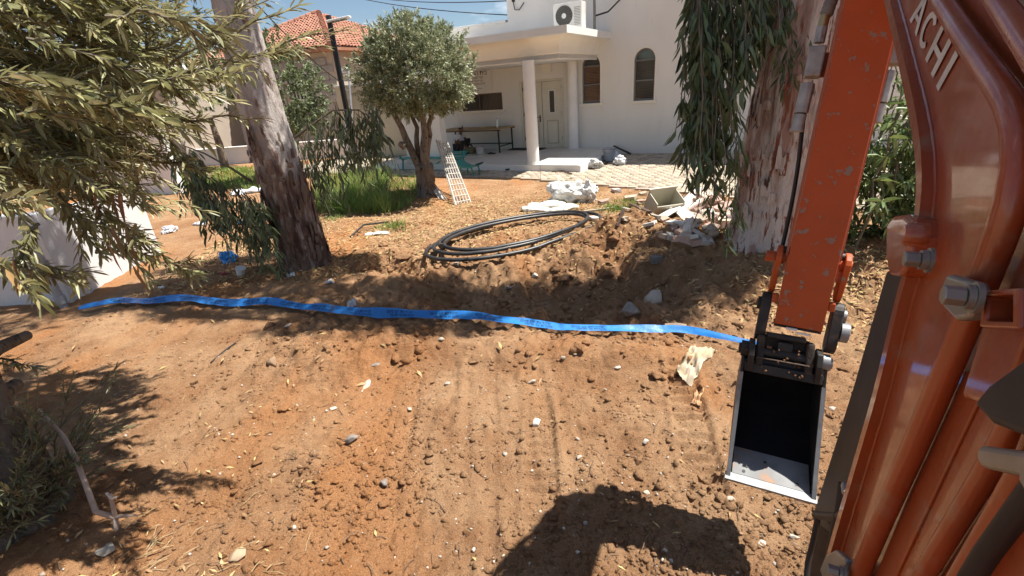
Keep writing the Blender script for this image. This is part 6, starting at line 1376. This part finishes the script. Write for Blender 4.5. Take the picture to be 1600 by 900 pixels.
# hydraulic couplers on both sides of the arm
M_coup = pmat('coupler_steel', (.40, .40, .39), (.27, .265, .255), scale=18, rough=.5, metal=.4, third=(.20, .15, .11), tscale=12, tlo=.58, thi=.7)
for s_, y0, x_ in ((-1, .80, -.136), (1, .84, .110)):
    q = thing if False else None
    cp_ = MB(aw).bb(x_ - .028, x_ + .028, y0 + .17, y0 + .28, -.085, -.025).build('hose_coupler', M_coup, ex, bevel=.007, seg=3)
    MB(aw).tube([(x_ - .008, y0 + .15, -.055), (x_ - .010, y0 + .04, -.055)], .025, 8).build('coupler_nut', M_coup, cp_, bevel=.003)
    MB(aw).tube([(x_ - .010, y0 + .035, -.055), (x_ - .012, y0 - .02, -.055)], .022, 16).tube([(x_ - .012, y0 - .02, -.055), (x_ - .012, y0 - .03, -.055)], .026, 16).build('coupler_end', M_coup, cp_, smooth=True)
    MB(aw).tube([(x_, y0 + .295, -.055), (x_, y0 + .35, -.055)], .019, 8).build('coupler_neck', M_coup, cp_)
    MB(aw).tube([(x_, y0 + .35, -.055), (x_ + .002, y0 + .40, -.055)], .018, 12).build('brass_nipple', pmat('brass', (.45, .33, .16), rough=.35, metal=.8), cp_, smooth=True)
    hp = resample([(x_ + .004, y0 + .39, -.055), (x_ + .02, y0 + .5, -.055), (x_ + .05 * -s_, y0 + .62, -.06), (x_ + .05 * -s_, y0 + .68, -.12)], 40); MB(aw).tube([tuple(v) for v in hp], [.021 + .002 * (i % 2) for i in range(40)], 12).build('hydraulic_hose', pmat('grey_hose_sleeve', (.16, .145, .13), (.22, .20, .18), scale=40, rough=.8), ex, smooth=True)
    MB(aw).bb(min(s_ * (AW / 2 + .001), x_), max(s_ * (AW / 2 + .001), x_), y0 + .18, y0 + .27, -.10, -.092).build('coupler_bracket', M_orworn, ex)
MB(aw).tube([tuple(v) for v in resample([(-.135, .84, -.07), (-.112, .6, -.09), (-.108, .35, -.10), (-.115, .2, -.10)], 16)], .008, 8).build('hydraulic_hose', M_blk, ex, smooth=True)
# bucket link bracket
def rounded(cy, cz, ly, lz, n=8):
    return [(cy + ly * math.cos(a), cz + lz * math.sin(a)) for a in np.linspace(0, 2 * math.pi, n * 2, endpoint=False)]
def link_plate(x_, th, y0, y1, r0, r1, n0_, n1_, mat, name, parent=ex):
    d = np.array([y1 - y0, n1_ - n0_]); ln = np.linalg.norm(d); d /= ln; t = np.array([-d[1], d[0]]); pts = []
    for a in np.linspace(-math.pi / 2, math.pi / 2, 9): pts.append(np.array([y1, n1_]) + r1 * (d * math.cos(a) + t * math.sin(a)))
    for a in np.linspace(math.pi / 2, 1.5 * math.pi, 9): pts.append(np.array([y0, n0_]) + r0 * (d * math.cos(a) + t * math.sin(a)))
    return MB(aw).prism([tuple(p) for p in pts], lambda p: (x_ - th / 2, p[0], p[1]), lambda p: (x_ + th / 2, p[0], p[1])).build(name, mat, parent, bevel=.004)
for s_ in (-1, 1):
    lp_ = link_plate(s_ * .118, .022, .16, .27, .045, .05, -.07, -.04, M_orworn, 'link_bracket')
    MB(aw).tube([(s_ * .088, .27, -.04), (s_ * .107, .27, -.04)], .026, 18).tube([(s_ * .130, .27, -.04), (s_ * (.165 if s_ < 0 else .136), .27, -.04)], .022, 18).build('pin', M_orworn, lp_, smooth=True)
    MB(aw).bb(min(s_ * .088, s_ * .112), max(s_ * .088, s_ * .112), .085, .12, -.04, .0).build('lug', M_orworn, lp_, bevel=.004)
    ll = link_plate(s_ * .128, .038, -.045, .075, .048, .042, -.04, -.05, M_blksteel, 'bucket_link')
    MB(aw).tube([(s_ * .148, .065, -.05), (s_ * .160, .065, -.05)], .028, 18).build('link_pin', M_steel if s_ > 0 else M_blksteel, ll, smooth=True, angle=40)
    if s_ > 0: MB(aw).tube([(.150, .005, -.03), (.178, .005, -.03)], .040, 20).build('boss', M_steel, ll, smooth=True, angle=40)
MB(aw).tube([(-.11, .30, -.04), (.11, .30, -.04)], .018, 14).build('cross_pin', M_blksteel, ex, smooth=True)
MB(aw).bb(-.085, .085, -.012, -.003, -.10, .004).build('arm_end_cap', M_blksteel, ex, bevel=.002)
MB(aw).bb(-.04, .0, -.014, -.006, .0045, .02).bb(.0, .05, -.024, -.018, .010, .02).build('decal_chip', M_white, ex)
# cylinders above the arm
MB(aw).tube([(0, .70, -.27), (0, 1.25, -.28)], .04, 18).tube([(0, .30, -.16), (0, .70, -.27)], .024, 14).build('bucket_cylinder', M_blksteel, ex, smooth=True, angle=30)
c0_, c1_ = (pg - 1.25, 0, pz + .26), (pg - .45, 0, pz + .28)
MB(ew).tube([c0_, c1_], .05, 18).tube([c1_, (pg + .02, 0, pz + .2)], .026, 14).build('arm_cylinder', M_blksteel, ex, smooth=True, angle=30)
MB(ew).prism([(pg - 1.35, pz + .02), (pg - 1.15, pz + .08), (pg - 1.2, pz + .38), (pg - 1.30, pz + .38)], lambda p: (p[0], .05, p[1]), lambda p: (p[0], -.05, p[1])).build('cylinder_bracket', M_or, ex)
hp = [ew((pg - 1.1, .09, pz + .2)), ew((pg - .9, .12, pz + .45)), ew((pg - .4, .12, pz + .4)), aw((-.13, 1.4, -.1))]
MB().tube([tuple(v) for v in resample(hp, 30)], .018, 10).build('hydraulic_hose', M_blk, ex, smooth=True)

# bucket: opening towards the camera
kB = 1.97
TL, TR, BL, BR = at(1163, 572, kB + .06), at(1285, 600, kB - .06), at(1141, 745, kB + .07), at(1268, 776, kB - .05)
bU = unit((BR - BL) + (TR - TL)); bV = (BL + BR) / 2 - (TL + TR) / 2; bH = np.linalg.norm(bV); bV = unit(bV - bU * (bV @ bU)); bN = np.cross(bU, bV)
if bN @ fw < 0: bN = -bN
bO = (TL + TR) / 2; BWd = .33
def bk(p): x = p[0] * (1.0 - .04 * (1 - p[1] / bH)); return bO + bU * (x + (p[1] / bH) * 0) + bV * p[1] + bN * p[2]
sh_ = ((BL + BR) / 2 - (TL + TR) / 2) @ bU
def bk(p): return bO + bU * (p[0] * (.95 + .05 * p[1] / bH) + sh_ * p[1] / bH) + bV * p[1] + bN * p[2]
prf = [(bH, .0), (bH - .075, .085), (bH - .16, .165), (bH - .26, .225), (.12, .245), (.04, .20), (.0, .12), (.0, .0)]
prf_in = [(bH - .006, .010)] + [(v * .98 + .006, w_ * .93) for v, w_ in prf[1:-1]] + [(.008, .0)]
m = MB(bk); n = len(prf); vs = []
for x in (-BWd / 2 + .012, BWd / 2 - .012): vs += [(x, v, w_) for v, w_ in prf]
for x in (-BWd / 2 + .012, BWd / 2 - .012): vs += [(x, v, w_) for v, w_ in prf_in]
fs = [(i, i + 1, n + i + 1, n + i) for i in range(n - 1)] + [(2 * n + i, 3 * n + i, 3 * n + i + 1, 2 * n + i + 1) for i in range(n - 1)] + [(0, n, 3 * n, 2 * n), (n - 1, 3 * n - 1, 4 * n - 1, 2 * n - 1)]
m.add(vs, fs); m.build('bucket_shell', pmat('bucket_black', (.007, .007, .009), (.012, .011, .011), scale=8, rough=.85, spec=.12, third=(.07, .045, .03), tscale=5, tlo=.68, thi=.8), ex)
for s_ in (-1, 1):
    x0, x1 = s_ * BWd / 2, s_ * (BWd / 2 - .0118)
    pl = [(bH, .0), (bH - .075, .087), (bH - .16, .168), (bH - .26, .229), (.12, .249), (.04, .204), (-.004, .12), (-.06, .06), (-.05, .0), (bH * .3, .012), (bH * .7, .012)]
    sp_ = MB(bk).prism(pl, lambda p: (x0, p[0], p[1]), lambda p: (x1, p[0], p[1])).build('bucket_side', M_blksteel, ex, bevel=.001)
    MB(bk).prism([(bH + .001, -.002), (bH * .75, .006), (bH * .4, .009), (.02, .004), (.02, .016), (bH * .4, .022), (bH * .75, .02), (bH - .02, .020)], lambda p: (x0 + s_ * .002, p[0], p[1]), lambda p: (x1 - s_ * .002, p[0], p[1])).build('side_cutter', M_steel, sp_)
lip = MB(bk); lip.add([(-BWd / 2 - .006, bH + .012, -.012), (BWd / 2 + .006, bH + .012, -.012), (BWd / 2 + .006, bH - .012, .012), (-BWd / 2 - .006, bH - .012, .012), (-BWd / 2 - .006, bH + .022, -.004), (BWd / 2 + .006, bH + .022, -.004), (BWd / 2 + .006, bH - .002, .024), (-BWd / 2 - .006, bH - .002, .024)], [(0, 1, 2, 3), (7, 6, 5, 4), (0, 4, 5, 1), (1, 5, 6, 2), (2, 6, 7, 3), (3, 7, 4, 0)])
lipo = lip.build('cutting_edge', M_steel, ex)
def floor_pt(x, q, off=.004):
    pts = np.array(prf_in[:4]); s2 = np.concatenate([[0], np.cumsum(np.linalg.norm(np.diff(pts, axis=0), axis=1))]); v, w_ = np.interp(q, s2, pts[:, 0]), np.interp(q, s2, pts[:, 1]); return (x, v - off * .75, w_ - off * .7)
wp_ = MB(bk); wp_.add([floor_pt(x, q) for q in (.006, .13) for x in (-BWd / 2 + .02, BWd / 2 - .02)], [(0, 1, 3, 2)]); wp_.build('floor_wear_plate', pmat('dull_steel', (.19, .19, .19), (.13, .13, .13), scale=12, rough=.55, metal=.2, third=(.28, .15, .08), tscale=6, tlo=.56, thi=.66), ex)
for x, q in ((-.09, .05), (-.10, .025), (.10, .03), (-.02, .09)):
    c = np.array(floor_pt(x, q, .006)); MB(bk).add([(c[0] + .007 * math.cos(a), c[1] + .007 * math.sin(a) * .65, c[2] - .007 * math.sin(a) * .75) for a in np.linspace(0, 6.28, 9)[:-1]], [tuple(range(8))]).build('bolt_hole', M_blk, lipo)
V, F = [], []
for _ in range(70):
    c = np.array([rng.uniform(-.15, .15), rng.uniform(-.12, 0), rng.uniform(-.02, .02)])
    n = len(V); s2 = rng.uniform(.002, .007); V += [bk(c + q * s2 * rng.uniform(.7, 1.3, 3)) for q in ICO_V]; F += [tuple(int(i) + n for i in f) for f in ICO_F]
tag(npmesh('caked_soil', V, F, M_soil, ex), kind='stuff')
# hitch on top of the bucket
MB(bk).bb(-.12, .12, -.050, -.005, .02, .14).build('top_plate', M_blksteel, ex, bevel=.006)
MB(bk).bb(-.15, .15, -.028, .012, -.006, .015).build('bucket_rim_bar', M_blksteel, ex, bevel=.004)
for s_, mt in ((-1, M_blksteel), (1, M_steel)):
    e_ = MB(bk).prism([(-.13, .02), (-.11, -.03), (-.06, -.035), (.01, -.01), (.02, .06), (-.10, .10)], lambda p: (s_ * .118, p[0], p[1]), lambda p: (s_ * .142, p[0], p[1])).build('bucket_ear', M_blksteel, ex, bevel=.004)
    MB(bk).tube([(s_ * .143, -.08, .02), (s_ * .172, -.08, .02)], .034, 20).tube([(s_ * .172, -.08, .02), (s_ * .182, -.08, .02)], .022, 16).build('ear_pin', mt, e_, smooth=True, angle=40)
    MB(bk).tube([(s_ * .143, -.02, .03), (s_ * .160, -.02, .03)], .028, 18).build('ear_boss', mt, e_, smooth=True, angle=40)
MB(bk).tube([(-.115, -.08, .02), (.115, -.08, .02)], .024, 16).build('hitch_pin', M_blksteel, ex, smooth=True)
M_dirty = pmat('dirty_black_steel', (.022, .019, .017), (.07, .05, .036), scale=11, rough=.8, third=(.15, .10, .065), tscale=8, tlo=.58, thi=.7, bump=.006, bscale=40)
MB(bk).bb(-.105, .105, -.150, -.055, .03, .13).bb(-.112, -.080, -.15, -.02, -.012, .05).bb(.080, .112, -.15, -.02, -.012, .05).build('hitch_body', M_dirty, ex, bevel=.01, seg=3)
MB(bk).bb(-.03, .03, -.135, -.095, .0, .0299).build('hitch_lock', M_blksteel, ex, bevel=.006)
MB(bk).bb(-.075, .075, -.165, -.145, -.02, .06).build('hitch_block', M_blksteel, ex, bevel=.005)
MB(bk).bb(-.11, .11, -.058, -.052, -.02, .02).build('hitch_bar', pmat('dirty_brown_steel', (.10, .065, .045), (.06, .04, .03), scale=10, rough=.8), ex, bevel=.004)

# machine body below and behind the viewpoint
MB(ew).prism([(-.05, .35), (.42, .35), (.46, .70), (.34, .95), (-.02, .95)], lambda p: (p[0], .16, p[1]), lambda p: (p[0], -.16, p[1])).build('swing_post', M_or, ex, bevel=.01)
MB().bb(-.75, .72, -1.9, .05, .48, .66).build('deck', M_or, ex, bevel=.03)
for x_ in (-.72, .72):
    t_ = MB().prism([(1.02 * math.cos(a) * (1 if True else 1) - .75, .21 + .20 * math.sin(a)) for a in np.linspace(0, 2 * math.pi, 24, endpoint=False)], lambda p: (x_ - .15, p[0], p[1]), lambda p: (x_ + .15, p[0], p[1])).build('track', M_blk, ex, bevel=.02)
MB().bb(-.3, .3, -1.3, -.1, .40, .478).build('slew_ring', M_blksteel, ex)
